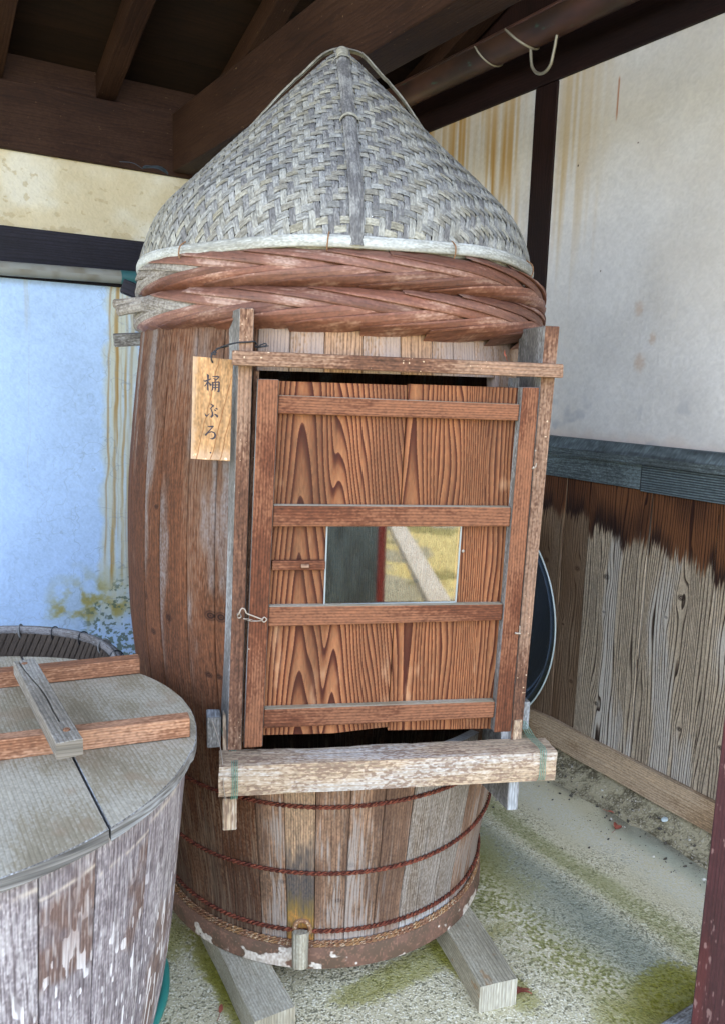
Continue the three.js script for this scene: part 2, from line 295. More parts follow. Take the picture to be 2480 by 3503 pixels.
// hat: split bamboo, silver grey and tan
const bam = (seed, a, b, l) => texMat(woodTex({ W: 0.12, H: 0.6, nx: 120, ny: 420, seed, early: a, deep: b, late: l, period: 0.008, waver: 0.002, contrast: 0.22, grey: 0x95968f, greyAmt: 0.4, gScale: 0.02, gScaleY: 0.04, fibre: 0.4, blot: 0.35 }), { bump: 0, rough: 0.72, side: THREE.DoubleSide });
M.hatA = [bam(71, 0x7c7c79, 0x727270, 0x60605e), bam(72, 0x84837b, 0x7a7972, 0x686760), bam(73, 0x676665, 0x5e5d5c, 0x504f4e)];
M.hatB = [bam(74, 0x7d7a70, 0x726f65, 0x646056), bam(75, 0x787874, 0x6e6e6a, 0x5e5c58), bam(76, 0x858172, 0x7a7667, 0x6a6656)];
M.rim = texMat(woodTex({ W: 0.1, H: 0.6, nx: 100, ny: 420, seed: 78, early: 0x90918a, deep: 0x86857c, late: 0x706e66, period: 0.02, waver: 0.003, contrast: 0.12, grey: 0xaaaeac, greyAmt: 0.6, fibre: 0.25, blot: 0.4 }), { bump: 0, rough: 0.7, side: THREE.DoubleSide });
// dark stained structural timber
M.beam = texMat(woodTex({ W: 0.6, H: 2.4, nx: 320, ny: 900, seed: 81, early: 0x2e1b10, deep: 0x26150c, late: 0x180c07, period: 0.012, waver: 0.03, contrast: 0.45, grey: 0x32261e, greyAmt: 0.35, fibre: 0.35, blot: 0.6,
  post: (q, x, y, U, V) => fb(U * 90, V * 160, 90, 160, 7, 2) > 0.915 ? [96, 78, 58, q[3]] : q }), { bump: 0.0008, rough: 0.72 });
M.beamDark = texMat(woodTex({ W: 0.6, H: 2.4, nx: 200, ny: 700, seed: 83, early: 0x211310, deep: 0x1a0e0b, late: 0x110806, period: 0.01, waver: 0.02, contrast: 0.5, fibre: 0.35, blot: 0.6 }), { bump: 0.0008, rough: 0.6 });
M.roof = texMat(woodTex({ W: 0.6, H: 2.4, nx: 200, ny: 700, seed: 85, early: 0x20140b, deep: 0x1a1008, late: 0x120a06, period: 0.03, waver: 0.04, contrast: 0.4, fibre: 0.3, blot: 0.7 }), { bump: 0, rough: 0.8 });
M.rail = texMat(woodTex({ W: 0.4, H: 2.0, nx: 240, ny: 720, seed: 87, early: 0x23222a, deep: 0x1d1c22, late: 0x121116, period: 0.012, waver: 0.012, contrast: 0.6, fibre: 0.4, blot: 0.4 }), { bump: 0.001, rough: 0.6 });
M.ledge = texMat(woodTex({ W: 0.3, H: 1.6, nx: 240, ny: 900, seed: 89, early: 0x555e5e, deep: 0x4a5152, late: 0x2c2e2e, period: 0.012, waver: 0.014, contrast: 0.5, grey: 0x6c7a7c, greyAmt: 0.6, fibre: 0.45, blot: 0.4 }), { bump: 0.001, rough: 0.75 });
M.ledgeRidged = texMat(woodTex({ W: 0.2, H: 1.0, nx: 200, ny: 700, seed: 90, early: 0x5f6b6e, deep: 0x545e60, late: 0x181c1e, period: 0.0085, waver: 0.006, contrast: 1, sharp: 0.6, lateW: 0.55, fibre: 0.35, blot: 0.3 }), { bump: 0.002, rough: 0.75 });
// wainscot: bare grey below, dark brown under an uneven line, deep lines; the six boards of the texture side by side
const WN = [0.985, 1.03, 0.955, 0.93, 0.94, 0.97];
function wainMat(seed, edge, dark) {
  const s = seed;
  return texMat(woodTex({ W: 0.28, H: 1.02, nx: 300, ny: 900, seed, early: 0xa69780, deep: 0x8e7e68, late: 0x2a2019, period: 0.0098, waver: 0.02, contrast: 1.15, sharp: 0.6, lateW: 0.36, fibre: 0.35, blot: 0.4, vary: 3.2, gScaleY: 0.5,
    knots: [{ x: 0.06 + (s % 3) * 0.05, y: 0.62, r: 0.014 }, { x: 0.2 - (s % 4) * 0.03, y: 0.1 + (s % 3) * 0.04, r: 0.011 }, { x: 0.11, y: 0.34 + (s % 5) * 0.05, r: 0.007 }],
    post: (q, x, y, U, V, i) => {
      const yy = y + 0.205, n = (fb(U * 5, 0.5, 5, 1, s + 1, 3) - 0.5) * 0.1 + (streak(U, V, 60, 3, s + 2) - 0.5) * 0.045 + (streak(U, V, 120, 4, s + 6) - 0.5) * 0.03 - i.L * 0.02 + (i.fib - 0.5) * 0.02, m = sstep(edge - 0.02, edge + 0.022, yy + n);
      const rim = sstep(edge - 0.012, edge + 0.01, yy + n) * (1 - sstep(edge + 0.0, edge + 0.09, yy + n));
      let c = q.slice(0, 3);
      if (dark) { const t = 0.72 * (0.5 + fb(U * 4, V * 3, 4, 3, s + 5, 3) * 0.7); c = mixc(c, [82, 58, 38], clamp(t)); }
      const brown = mixc([98, 60, 34], [42, 22, 13], clamp(i.L * 0.9 + (fb(U * 3, V * 5, 3, 5, s + 8, 3) - 0.42) * 1.6));
      c = mixc(c, brown, m * 0.94); c = mixc(c, [30, 18, 14], rim * 0.85 * sstep(0.4, 0.6, fb(U * 4, 0.5, 4, 1, s + 9, 2)));
      const gr = sstep(0.55, 0.7, i.blot) * (1 - m); c = mixc(c, [172, 172, 168], gr * 0.5 * (1 - i.L));
      return [c[0], c[1], c[2], q[3]];
    } }), { bump: 0.0022, rough: 0.85 });
}
M.wain = [wainMat(101, 1.03, true), wainMat(103, 0.972, false), wainMat(104, 0.945, false), wainMat(107, 0.925, false)];
M.base = texMat(woodTex({ W: 0.2, H: 1.0, nx: 200, ny: 800, seed: 111, early: 0xa2886a, deep: 0x8c7050, late: 0x6a5034, period: 0.009, waver: 0.016, contrast: 0.55, grey: 0xa49a88, greyAmt: 0.4, fibre: 0.4, blot: 0.5 }), { bump: 0.001, rough: 0.85 });
// bucket lid and staves
M.lid = texMat(woodTex({ W: 0.5, H: 1.0, nx: 480, ny: 900, seed: 121, early: 0x8f846c, deep: 0x837861, late: 0x5c523f, period: 0.0072, waver: 0.004, contrast: 0.34, grey: 0x9b998f, greyAmt: 0.5, fibre: 0.14, blot: 0.45,
  post: (q, x, y, U, V, i) => { const w = sstep(0.66, 0.8, fb(U * 6, V * 9, 6, 9, 9, 4)); return [...mixc(q, [132, 112, 88], w * 0.5), q[3]]; } }), { bump: 0.0003, rough: 0.88 });
M.batten = texMat(woodTex({ W: 0.2, H: 0.7, nx: 200, ny: 700, seed: 123, early: 0x8f6448, deep: 0x80553a, late: 0x603a24, period: 0.0055, waver: 0.004, contrast: 0.7, grey: 0xb49e84, greyAmt: 0.35, fibre: 0.4, blot: 0.35 }), { bump: 0.0007, rough: 0.8 });
M.handle = texMat(woodTex({ W: 0.2, H: 0.7, nx: 160, ny: 500, seed: 125, early: 0x80786a, deep: 0x70685a, late: 0x4e463a, period: 0.007, waver: 0.006, contrast: 0.5, grey: 0x8e8d86, greyAmt: 0.5, fibre: 0.3, blot: 0.4 }), { bump: 0.0006, rough: 0.88 });
M.bucket = texMat(woodTex({ W: 0.9, H: 0.9, nx: 760, ny: 760, seed: 127, early: 0x877e7e, deep: 0x786e6e, late: 0x4e4444, period: 0.0055, waver: 0.012, contrast: 0.6, grey: 0xa6a29e, greyAmt: 0.55, fibre: 0.34, blot: 0.4, vary: 2.4,
  post: (q, x, y, U, V, i) => {
    let c = q.slice(0, 3); const n = fb(U * 12, V * 9, 12, 9, 131, 3), f = vn(U * 150, V * 34, 150, 34, 133), f2 = vn(U * 260, V * 40, 260, 40, 135), low = sstep(0.72, 0.5, y);
    c = mixc(c, [92, 66, 52], sstep(0.56, 0.72, n) * 0.6);
    const fl = sstep(0.74, 0.8, f + (n - 0.5) * 0.4 + low * 0.05 - 0.07); c = mixc(c, [216, 212, 208], fl * (0.2 + 0.7 * low));
    const g2 = sstep(0.5, 0.85, f2); c = mixc(c, [180, 175, 170], g2 * 0.45); c = mixc(c, [62, 52, 52], sstep(0.62, 0.9, vn(U * 230, V * 22, 230, 22, 137)) * 0.4);
    const ln = Math.exp(-(((y - 0.735 - 0.012 * Math.sin(x * 9) - (n - 0.5) * 0.02) / 0.004) ** 2)); c = mixc(c, [186, 174, 156], ln * 0.7 * sstep(0.3, 0.6, n * 0.5 + f * 0.5));
    c = mixc(c, [176, 170, 156], sstep(0.76, 0.8, y) * 0.45);
    return [c[0], c[1], c[2], q[3] * (1 - fl * 0.3)];
  } }), { bump: 0.0012, rough: 0.88 });
M.sleeper = texMat(woodTex({ W: 0.3, H: 0.9, nx: 300, ny: 800, seed: 141, early: 0xa0977f, deep: 0x8d846c, late: 0x6a604c, period: 0.008, waver: 0.01, contrast: 0.4, grey: 0xa8a698, greyAmt: 0.5, fibre: 0.22, blot: 0.4,
  post: (q, x, y, U, V) => { const a = fb(U * 9, V * 22, 9, 22, 8, 3); return [...mixc(q, [140, 100, 62], sstep(0.74, 0.84, a) * 0.5), q[3]]; } }), { bump: 0.0012, rough: 0.92 });
M.redPost = texMat(woodTex({ W: 0.3, H: 2.2, nx: 200, ny: 1100, seed: 151, early: 0x4a2a2a, deep: 0x3e2324, late: 0x321c1e, period: 0.01, waver: 0.008, contrast: 0.4, fibre: 0.3, blot: 0.5,
  post: (q, x, y, U, V) => { const f = fb(U * 40, V * 90, 40, 90, 3, 4), l = fb(U * 3, V * 5, 3, 5, 9, 3); const t = sstep(0.66, 0.74, f + (l - 0.55) * 0.5); return [...mixc(mixc(q, [104, 48, 44], sstep(0.5, 0.65, l) * 0.5), [150, 122, 112], t * 0.7), q[3] - t * 0.3]; } }), { bump: 0.0006, rough: 0.45, spec: 0.8 });
// plaster
const plaster = (W, H, nx, ny, seed, base, fn) => makeTex(W, H, nx, ny, (x, y, U, V) => {
  const a = Math.round(W / 0.16), b = Math.round(H / 0.16), n = fb(U * a, V * b, a, b, seed, 5), g = vn(U * W / 0.006, V * H / 0.006, 9999, 9999, seed + 9), g2 = vn(U * W / 0.013, V * H / 0.013, 9999, 9999, seed + 11);
  let c = hex(base).map((k) => k * (0.96 + 0.09 * (n - 0.5) * 2 * 0.6 + 0.05 * (g - 0.5) + 0.04 * (g2 - 0.5)));
  const q = [c[0], c[1], c[2], 0.4 * g + 0.4 * g2 + 0.2 * n]; return fn ? fn(q, x, y, U, V, n, g) : q;
});
const crackField = (x, y, s, sc) => { const a = fb(x / sc, y / sc, 9999, 9999, s, 4), b = fb(x / sc + 31, y / sc + 17, 9999, 9999, s + 5, 4); return Math.min(Math.abs(a - 0.5), Math.abs(b - 0.5)); };
// blue panel: x 0 .. 1.4 from world x = 0.1; y 0 .. 1.9
M.bluePanel = texMat(plaster(1.5, 1.9, 750, 950, 161, 0xb2ceef, (q, x0, y, U, V, n, g) => {
  const x = x0 + 0.1; let c = q.slice(0, 3), h = q[3];
  const f = vn(x * 90, y * 3, 9999, 9999, 5), f2 = vn(x * 200, y * 5, 9999, 9999, 6);
  const lean = (yy) => (1.84 - yy) * 0.045, drip = (xc, w, y0, y1, a, col) => { const d = Math.abs(x - xc + lean(y) + (fb(y * 9, xc * 40, 999, 999, 12, 2) - 0.5) * 0.02); const t = sstep(w, w * 0.25, d) * sstep(y0, y0 + 0.15, y) * sstep(y1, y1 - 0.08, y + 0 * f); c = mixc(c, col, t * a * (0.25 + 0.75 * f2) * 0.85); };
  c = mixc(c, [190, 188, 160], 0.75 * sstep(0.085, 0.05, Math.abs(x - 0.985 + lean(y)) + (fb(x * 9, y * 14, 999, 999, 14, 3) - 0.5) * 0.05) * sstep(0.3, 0.5, y) * (0.45 + f * 0.7));
  drip(0.935, 0.007, 0.6, 2.2, 0.75, [150, 118, 72]); drip(0.966, 0.013, 0.5, 2.2, 0.95, [152, 108, 40]); drip(0.985, 0.005, 0.7, 2.2, 0.4, [150, 124, 84]); drip(1.005, 0.009, 0.5, 2.2, 0.8, [156, 120, 62]); drip(1.03, 0.012, 0.5, 2.2, 0.6, [150, 120, 70]); drip(0.60, 0.012, 1.6, 2.2, 0.35, [170, 150, 110]); drip(0.615, 0.004, 0.9, 2.2, 0.25, [150, 150, 140]);
  // algae and flaking at the foot
  const lowE = 0.5 + (x - 0.6) * 0.25, al = sstep(lowE + 0.12, lowE - 0.06, y + (n - 0.5) * 0.3) * sstep(0.6, 0.68, x + (n - 0.5) * 0.1) * sstep(0.36, 0.46, y + (f - 0.5) * 0.05 + (0.95 - x) * 0.1);
  c = mixc(c, [152, 138, 66], al * 0.85 * clamp(0.12 + 0.95 * sstep(0.4, 0.68, fb(x * 16, y * 18, 999, 999, 77, 5))));
  const fk = sstep(0.55, 0.6, fb(x * 60, y * 75, 999, 999, 78, 3) + (fb(x * 8, y * 8, 999, 999, 79, 2) - 0.5) * 0.4) * sstep(0.6, 0.5, y + (x - 0.9) * -0.6) * sstep(0.74, 0.84, x); c = mixc(c, [92, 106, 92], fk * 0.8); h -= fk * 0.4;
  const hi = sstep(0.35, 0.95, x + (0.9 - y) * 0.25), cr = crackField(x, y, 21, 0.14), k = sstep(0.006, 0.0015, cr) * (0.12 + 0.5 * hi); c = mixc(c, [122, 132, 144], k * 0.6); h -= k * 0.5;
  return [c[0], c[1], c[2], h];
}), { bump: 0.0012, rough: 0.55 });
M.beigePlaster = texMat(plaster(1.6, 0.5, 800, 260, 163, 0xc9c2aa, (q, x, y, U, V, n, g) => {
  const b = fb(x * 5, y * 7, 999, 999, 8, 4), ed = Math.min(y - 0.115, 0.41 - y); let c = mixc(q, [178, 162, 126], sstep(0.4, 0.75, b) * 0.45); c = mixc(c, [206, 206, 198], sstep(0.6, 0.3, b) * 0.4);
  const chip = sstep(0.7, 0.76, fb(x * 26, y * 40, 999, 999, 9, 4) + sstep(0.03, 0.0, ed) * 0.24); c = mixc(c, [162, 148, 116], chip * 0.5); return [c[0], c[1], c[2], q[3] - chip * 0.35 + (vn(x * 260, y * 260, 9999, 9999, 4) > 0.9 ? 0.3 : 0)];
}), { bump: 0.002, rough: 0.95 });
// right wall plaster: u = distance from the corner (z + 3.5), v = height - 1.3
M.whitePlaster = texMat(plaster(3.6, 1.32, 1300, 480, 165, 0xcfccc6, (q, x, y, U, V, n, g) => {
  let c = q.slice(0, 3); const f = vn(x * 70, y * 2.5, 9999, 9999, 3), f2 = vn(x * 26, y * 2, 9999, 9999, 4), b = fb(x * 2.2, y * 2.6, 999, 999, 5, 4);
  const st = sstep(1.13, 0.95, x) * sstep(0.75, 1.15, y + (f - 0.5) * 0.6); c = mixc(c, [162, 124, 66], clamp(st * (0.2 + 0.9 * f * f2 * 1.6)));
  const st2 = sstep(1.24, 1.27, x) * sstep(1.55, 1.3, x) * sstep(0.6, 1.25, y + (f - 0.5) * 0.5); c = mixc(c, [170, 140, 92], st2 * (0.15 + 0.55 * f));
  c = mixc(c, [192, 182, 166], sstep(0.5, 0.75, b) * 0.3);
  for (const [px, py, r] of [[1.68, 0.46, 0.016], [1.745, 0.36, 0.012], [1.7, 0.28, 0.02]]) { const d = Math.hypot(x - px, (y - py) * 0.7); c = mixc(c, [176, 146, 122], sstep(r * 1.6, r * 0.3, d + (g - 0.5) * 0.01) * 0.45); }
  for (const [px, py, r] of [[1.36, 0.98, 0.004], [1.5, 0.6, 0.003], [1.62, 1.0, 0.003], [1.21, 1.1, 0.003]]) c = mixc(c, [60, 48, 40], sstep(r, r * 0.6, Math.hypot(x - px, y - py)));
  const dr = sstep(0.005, 0.002, Math.abs(x - 1.52 + (n - 0.5) * 0.004)) * sstep(1.08, 1.12, y) * sstep(1.24, 1.22, y); c = mixc(c, [150, 92, 60], dr * 0.7);
  c = mixc(c, [190, 172, 158], sstep(0.05, 0.0, y + (f2 - 0.5) * 0.03) * 0.5); const bl = sstep(0.62, 0.75, fb(x * 9, y * 11, 999, 999, 6, 4)) * sstep(0.22, 0.06, y); c = mixc(c, [150, 152, 158], bl * 0.5);
  return [c[0], c[1], c[2], q[3]];
}), { bump: 0.0014, rough: 0.9 });
// concrete floor: x 0.3 .. 2.3, z -3.3 .. -0.5 in full detail
M.floor = texMat(makeTex(2.4, 3.2, 1600, 2048, (x0, y0) => {
  const x = x0 + 0.1, z = -(y0 + 0.2), N = (k, s, o) => fb(x * k + 40, z * k + 90, 99999, 99999, s, o);
  const n = N(5, 1, 4), sp = vn(x * 300 + 9, z * 300, 99999, 99999, 2), sp2 = vn(x * 150, z * 150 + 5, 99999, 99999, 3), sp3 = vn(x * 430, z * 430, 99999, 99999, 4), st = fb(x * 9 + (n - 0.5) * 1.2, z * 0.9, 99999, 99999, 5, 3);
  let c = mixc([180, 170, 136], [202, 191, 154], n), h = 0.5 + (n - 0.5) * 0.2;
  const smooth = sstep(1.72, 1.95, x + (N(4, 8, 3) - 0.5) * 0.35);      // worn smooth along the wall, open aggregate further out
  const rough = 1 - smooth * 0.8;
  const d1 = sstep(0.5, 0.8, sp * 0.45 + sp2 * 0.3 + sp3 * 0.25 + (n - 0.5) * 0.25) * rough, w1 = sstep(0.52, 0.8, 1 - sp * 0.5 - sp3 * 0.5) * rough;
  c = mixc(c, [92, 90, 70], d1 * 0.75); c = mixc(c, [228, 222, 196], w1 * 0.9); h += w1 * 0.3 - d1 * 0.35;
  const strip = (cx, w, wob) => sstep(w, w * 0.2, Math.abs(x - cx - (N(2.2, 12, 2) - 0.5) * wob + (z + 1.5) * 0.03));
  c = mixc(c, [104, 112, 98], strip(1.62, 0.16, 0.2) * 0.55 * (0.4 + st)); c = mixc(c, [112, 112, 48], strip(1.46, 0.13, 0.2) * 0.6 * sstep(0.45, 0.75, sp2 * 0.6 + n * 0.6) ); c = mixc(c, [126, 126, 74], strip(1.8, 0.07, 0.14) * 0.55 * sstep(0.2, 0.6, sp2 * 0.5 + st * 0.6)); c = mixc(c, [206, 204, 188], strip(1.98, 0.09, 0.15) * 0.5 * sstep(0.3, 0.6, sp)); c = mixc(c, [122, 138, 130], strip(2.1, 0.1, 0.1) * 0.4 * sstep(-1.75, -1.45, z));
  const mo = (mx, mz, rx, rz, a, soft = 0.5) => { const d = Math.hypot((x - mx) / rx, (z - mz) / rz) + (n - 0.5) * 1.1 + (sp2 - 0.5) * 0.5; const t = sstep(1, 1 - soft, d) * a; c = mixc(c, mixc([84, 80, 14], [132, 126, 44], sp), t * (0.55 + 0.45 * sp2)); h += t * 0.15; };
  mo(1.6, -1.03, 0.16, 0.1, 0.95); mo(1.42, -1.0, 0.08, 0.12, 0.5); mo(0.69, -1.68, 0.06, 0.16, 0.9); mo(0.655, -1.5, 0.03, 0.2, 0.9, 0.7); mo(1.19, -1.42, 0.03, 0.2, 0.8, 0.7); mo(1.1, -1.42, 0.3, 0.05, 0.6); mo(1.27, -1.25, 0.05, 0.1, 0.6); mo(1.55, -1.75, 0.12, 0.3, 0.5, 0.8); mo(1.62, -2.05, 0.14, 0.2, 0.5, 0.8); mo(0.56, -1.85, 0.1, 0.1, 0.6);
  if (sp3 > 0.93 && N(12, 31, 2) > 0.56) c = mixc(c, [60, 60, 30], 0.8);
  const eg = sstep(2.06, 2.16, x + (N(8, 14, 3) - 0.5) * 0.14); c = mixc(c, mixc([62, 58, 46], [150, 142, 116], sp3), eg * 0.85); h += (sp3 - 0.5) * eg * 0.4;
  return [c[0], c[1], c[2], h];
}), { bump: 0.004, rough: 0.95 });
M.ramp = texMat(makeTex(0.3, 1.2, 150, 600, (x, y, U, V) => { const n = fb(U * 10, V * 40, 10, 40, 3, 4), s = vn(U * 60, V * 240, 60, 240, 4); let c = mixc([152, 142, 112], [86, 78, 58], sstep(0.4, 0.7, n * 0.6 + s * 0.4)); c = mixc(c, [206, 196, 168], sstep(0.7, 0.85, s) * 0.6); return [...c, s * 0.6 + n * 0.4]; }), { bump: 0.004, rough: 0.95 });
M.yard = texMat(makeTex(3, 3, 512, 512, (x, y, U, V) => { const n = fb(U * 12, V * 12, 12, 12, 5, 4), s = vn(U * 200, V * 200, 200, 200, 6); let c = mixc([190, 170, 108], [214, 197, 132], n); const g = sstep(0.55, 0.62, fb(U * 5, V * 5, 5, 5, 9, 4)); c = mixc(c, [150, 146, 128], g * 0.8); c = mixc(c, [110, 106, 60], sstep(0.62, 0.68, fb(U * 8, V * 8, 8, 8, 19, 3)) * 0.6); return [...c.map((k) => k * (0.72 + 0.45 * s)), s]; }), { bump: 0, rough: 0.95 });
M.stone = texMat(makeTex(0.6, 0.6, 200, 200, (x, y, U, V) => { const n = fb(U * 9, V * 9, 9, 9, 5, 4), s = vn(U * 120, V * 120, 120, 120, 6); return [...mixc([176, 166, 146], [206, 198, 180], n).map((k) => k * (0.9 + 0.2 * s)), s]; }), { bump: 0, rough: 0.9 });
M.green = new THREE.MeshStandardMaterial({ color: new THREE.Color().setRGB(0.05, 0.07, 0.035), roughness: 0.9 });
M.copper = texMat(makeTex(0.5, 2.4, 160, 760, (x, y, U, V) => {
  const n = fb(U * 5, V * 16, 5, 16, 5, 4), s = fb(U * 30, V * 40, 30, 40, 6, 3), v = fb(U * 4, V * 9, 4, 9, 9, 4); let c = mixc([74, 50, 36], [54, 38, 29], sstep(0.35, 0.65, n)); c = mixc(c, [92, 58, 48], sstep(0.55, 0.75, v) * 0.6); c = mixc(c, [60, 112, 92], sstep(0.66, 0.74, n * 0.6 + s * 0.4) * 0.7); return [...c, s];
}), { bump: 0, rough: 0.45, metal: 0.35, spec: 1, side: THREE.DoubleSide });
M.wireDark = new THREE.MeshStandardMaterial({ color: 0x1c1e22, roughness: 0.45, metalness: 0.2 });
M.wireGreen = new THREE.MeshStandardMaterial({ color: 0x5f8570, roughness: 0.4 });
M.steel = new THREE.MeshStandardMaterial({ color: 0x9b8f80, roughness: 0.55, metalness: 0.4 });
M.zinc = new THREE.MeshStandardMaterial({ color: 0x8c8674, roughness: 0.5, metalness: 0.5 });
M.teal = new THREE.MeshStandardMaterial({ color: 0x2c5a5c, roughness: 0.5 });
M.hose = new THREE.MeshStandardMaterial({ color: 0x2f7f72, roughness: 0.45 });
M.pvc = texMat(makeTex(0.5, 2, 100, 500, (x, y, U, V) => { const n = fb(U * 6, V * 40, 6, 40, 4, 3), m = fb(U * 3, V * 10, 3, 10, 5, 3); return [...mixc([130, 132, 126], [112, 108, 96], sstep(0.4, 0.7, n * 0.5 + m * 0.5)), n]; }), { bump: 0, rough: 0.6 });
M.enamel = texMat(makeTex(1, 1, 400, 400, (x, y, U, V) => { const s = vn(U * 150, V * 150, 150, 150, 6), n = fb(U * 6, V * 6, 6, 6, 7, 3); return [...mixc([10, 15, 22], [30, 42, 54], sstep(0.72, 0.95, s) * sstep(0.35, 0.6, n)), s]; }), { bump: 0.0004, rough: 0.4, spec: 1 });
M.enamelGloss = new THREE.MeshPhysicalMaterial({ color: 0x0b1219, roughness: 0.22, clearcoat: 0.7, clearcoatRoughness: 0.12, side: THREE.DoubleSide });
M.rimWhite = new THREE.MeshStandardMaterial({ color: 0xb7c2bc, roughness: 0.4 });
M.glass = new THREE.MeshPhysicalMaterial({ color: 0xffffff, roughness: 0.03, transmission: 1, thickness: 0, ior: 1.75, side: THREE.DoubleSide });
M.glassEdge = new THREE.MeshStandardMaterial({ color: 0x868c8a, roughness: 0.5 });
M.leaf = new THREE.MeshStandardMaterial({ color: 0x8e4a36, roughness: 0.75, side: THREE.DoubleSide });
M.leafDark = new THREE.MeshStandardMaterial({ color: 0x26323a, roughness: 0.6, side: THREE.DoubleSide });
M.basket = texMat(woodTex({ W: 0.12, H: 0.6, nx: 110, ny: 420, seed: 91, early: 0x6e6862, deep: 0x5e5852, late: 0x3e3934, period: 0.006, waver: 0.003, contrast: 0.5, grey: 0x8b8d90, greyAmt: 0.5, fibre: 0.4, blot: 0.5 }), { bump: 0.0006, rough: 0.7, side: THREE.DoubleSide });
M.weaveDark = texMat(woodTex({ W: 0.12, H: 0.6, nx: 80, ny: 300, seed: 92, early: 0x463d34, deep: 0x3a322a, late: 0x241e1a, period: 0.006, waver: 0.003, contrast: 0.5, fibre: 0.4, blot: 0.5 }), { bump: 0, rough: 0.8, side: THREE.DoubleSide });
// ================================================================== the ground
{
  const g = new THREE.CircleGeometry(60, 48); g.rotateX(-Math.PI / 2);
  const p = g.attributes.position, uv = g.attributes.uv; for (let i = 0; i < p.count; i++) uv.setXY(i, p.getX(i), p.getZ(i));
  tag(mesh('ground', g, M.yard), 'pale yellow sunlit earth of the yard seen in the door window', 'ground', null, 'structure');
  const f = gridGeo(1, 1, (u, v) => { const x = mix(-3, 2.26, u), z = mix(1.0, -3.6, v); return [x, 0.03, z, x - 0.1, -z - 0.2]; });
  const side = box(5.26, 0.03, 0.02, 0); side.translate(-0.37, 0.0145, 1.0);
  tag(mesh('concrete_floor', mergeGeometries([f, side].map((k) => k.index ? k.toNonIndexed() : k)), M.floor), 'rough concrete floor with green moss streaks below the barrel', 'floor', null, 'structure');
  // sloping mortar fillet under the baseboard
  const r = gridGeo(6, 90, (u, v) => { const z = mix(0.6, -3.5, v), e = (fb(z * 6, 3, 999, 999, 2, 3) - 0.5) * 0.05, x = mix(2.10 + e, 2.235, u), y = 0.024 + 0.076 * Math.pow(u, 1.4) + (fb(z * 20, u * 5 + 40, 999, 999, 4, 3) - 0.5) * 0.018 * Math.min(1, u * 4); return [x, y, z, u * 0.15, -z]; });
  tag(mesh('mortar_fillet', r, M.ramp), 'rough sloping mortar edge along the foot of the plank wainscot', 'kerb', null, 'structure');
}
{ // loose grit along the wall
  const q = rng(9), g = new THREE.IcosahedronGeometry(1, 0), N = 520, m = new THREE.InstancedMesh(g, new THREE.MeshStandardMaterial({ roughness: 0.95 }), N), o = new THREE.Object3D();
  for (let i = 0; i < N; i++) {
    const w = Math.pow(q(), 1.7), z = -2.4 + q() * 1.3, x = 2.2 - w * 0.2 - (q() < 0.12 ? q() * 0.4 : 0), s = 0.0012 + Math.pow(q(), 4) * 0.0035;
    o.position.set(x, 0.03 + Math.max(0, (x - 2.11) / 0.13) * 0.06 + s * 0.3, z); o.rotation.set(q() * 6, q() * 6, q() * 6); o.scale.set(s * (1 + q()), s * 0.8, s * (1 + q())); o.updateMatrix(); m.setMatrixAt(i, o.matrix);
    const k = q(); m.setColorAt(i, new THREE.Color().setRGB(...(k < 0.6 ? [0.06, 0.05, 0.035] : k < 0.85 ? [0.25, 0.22, 0.16] : [0.5, 0.47, 0.38])));
  }
  m.name = 'grit'; m.castShadow = m.receiveShadow = true; scene.add(m); tag(m, 'dark grit and crumbs gathered along the foot of the wainscot', 'gravel', null, 'stuff');
}
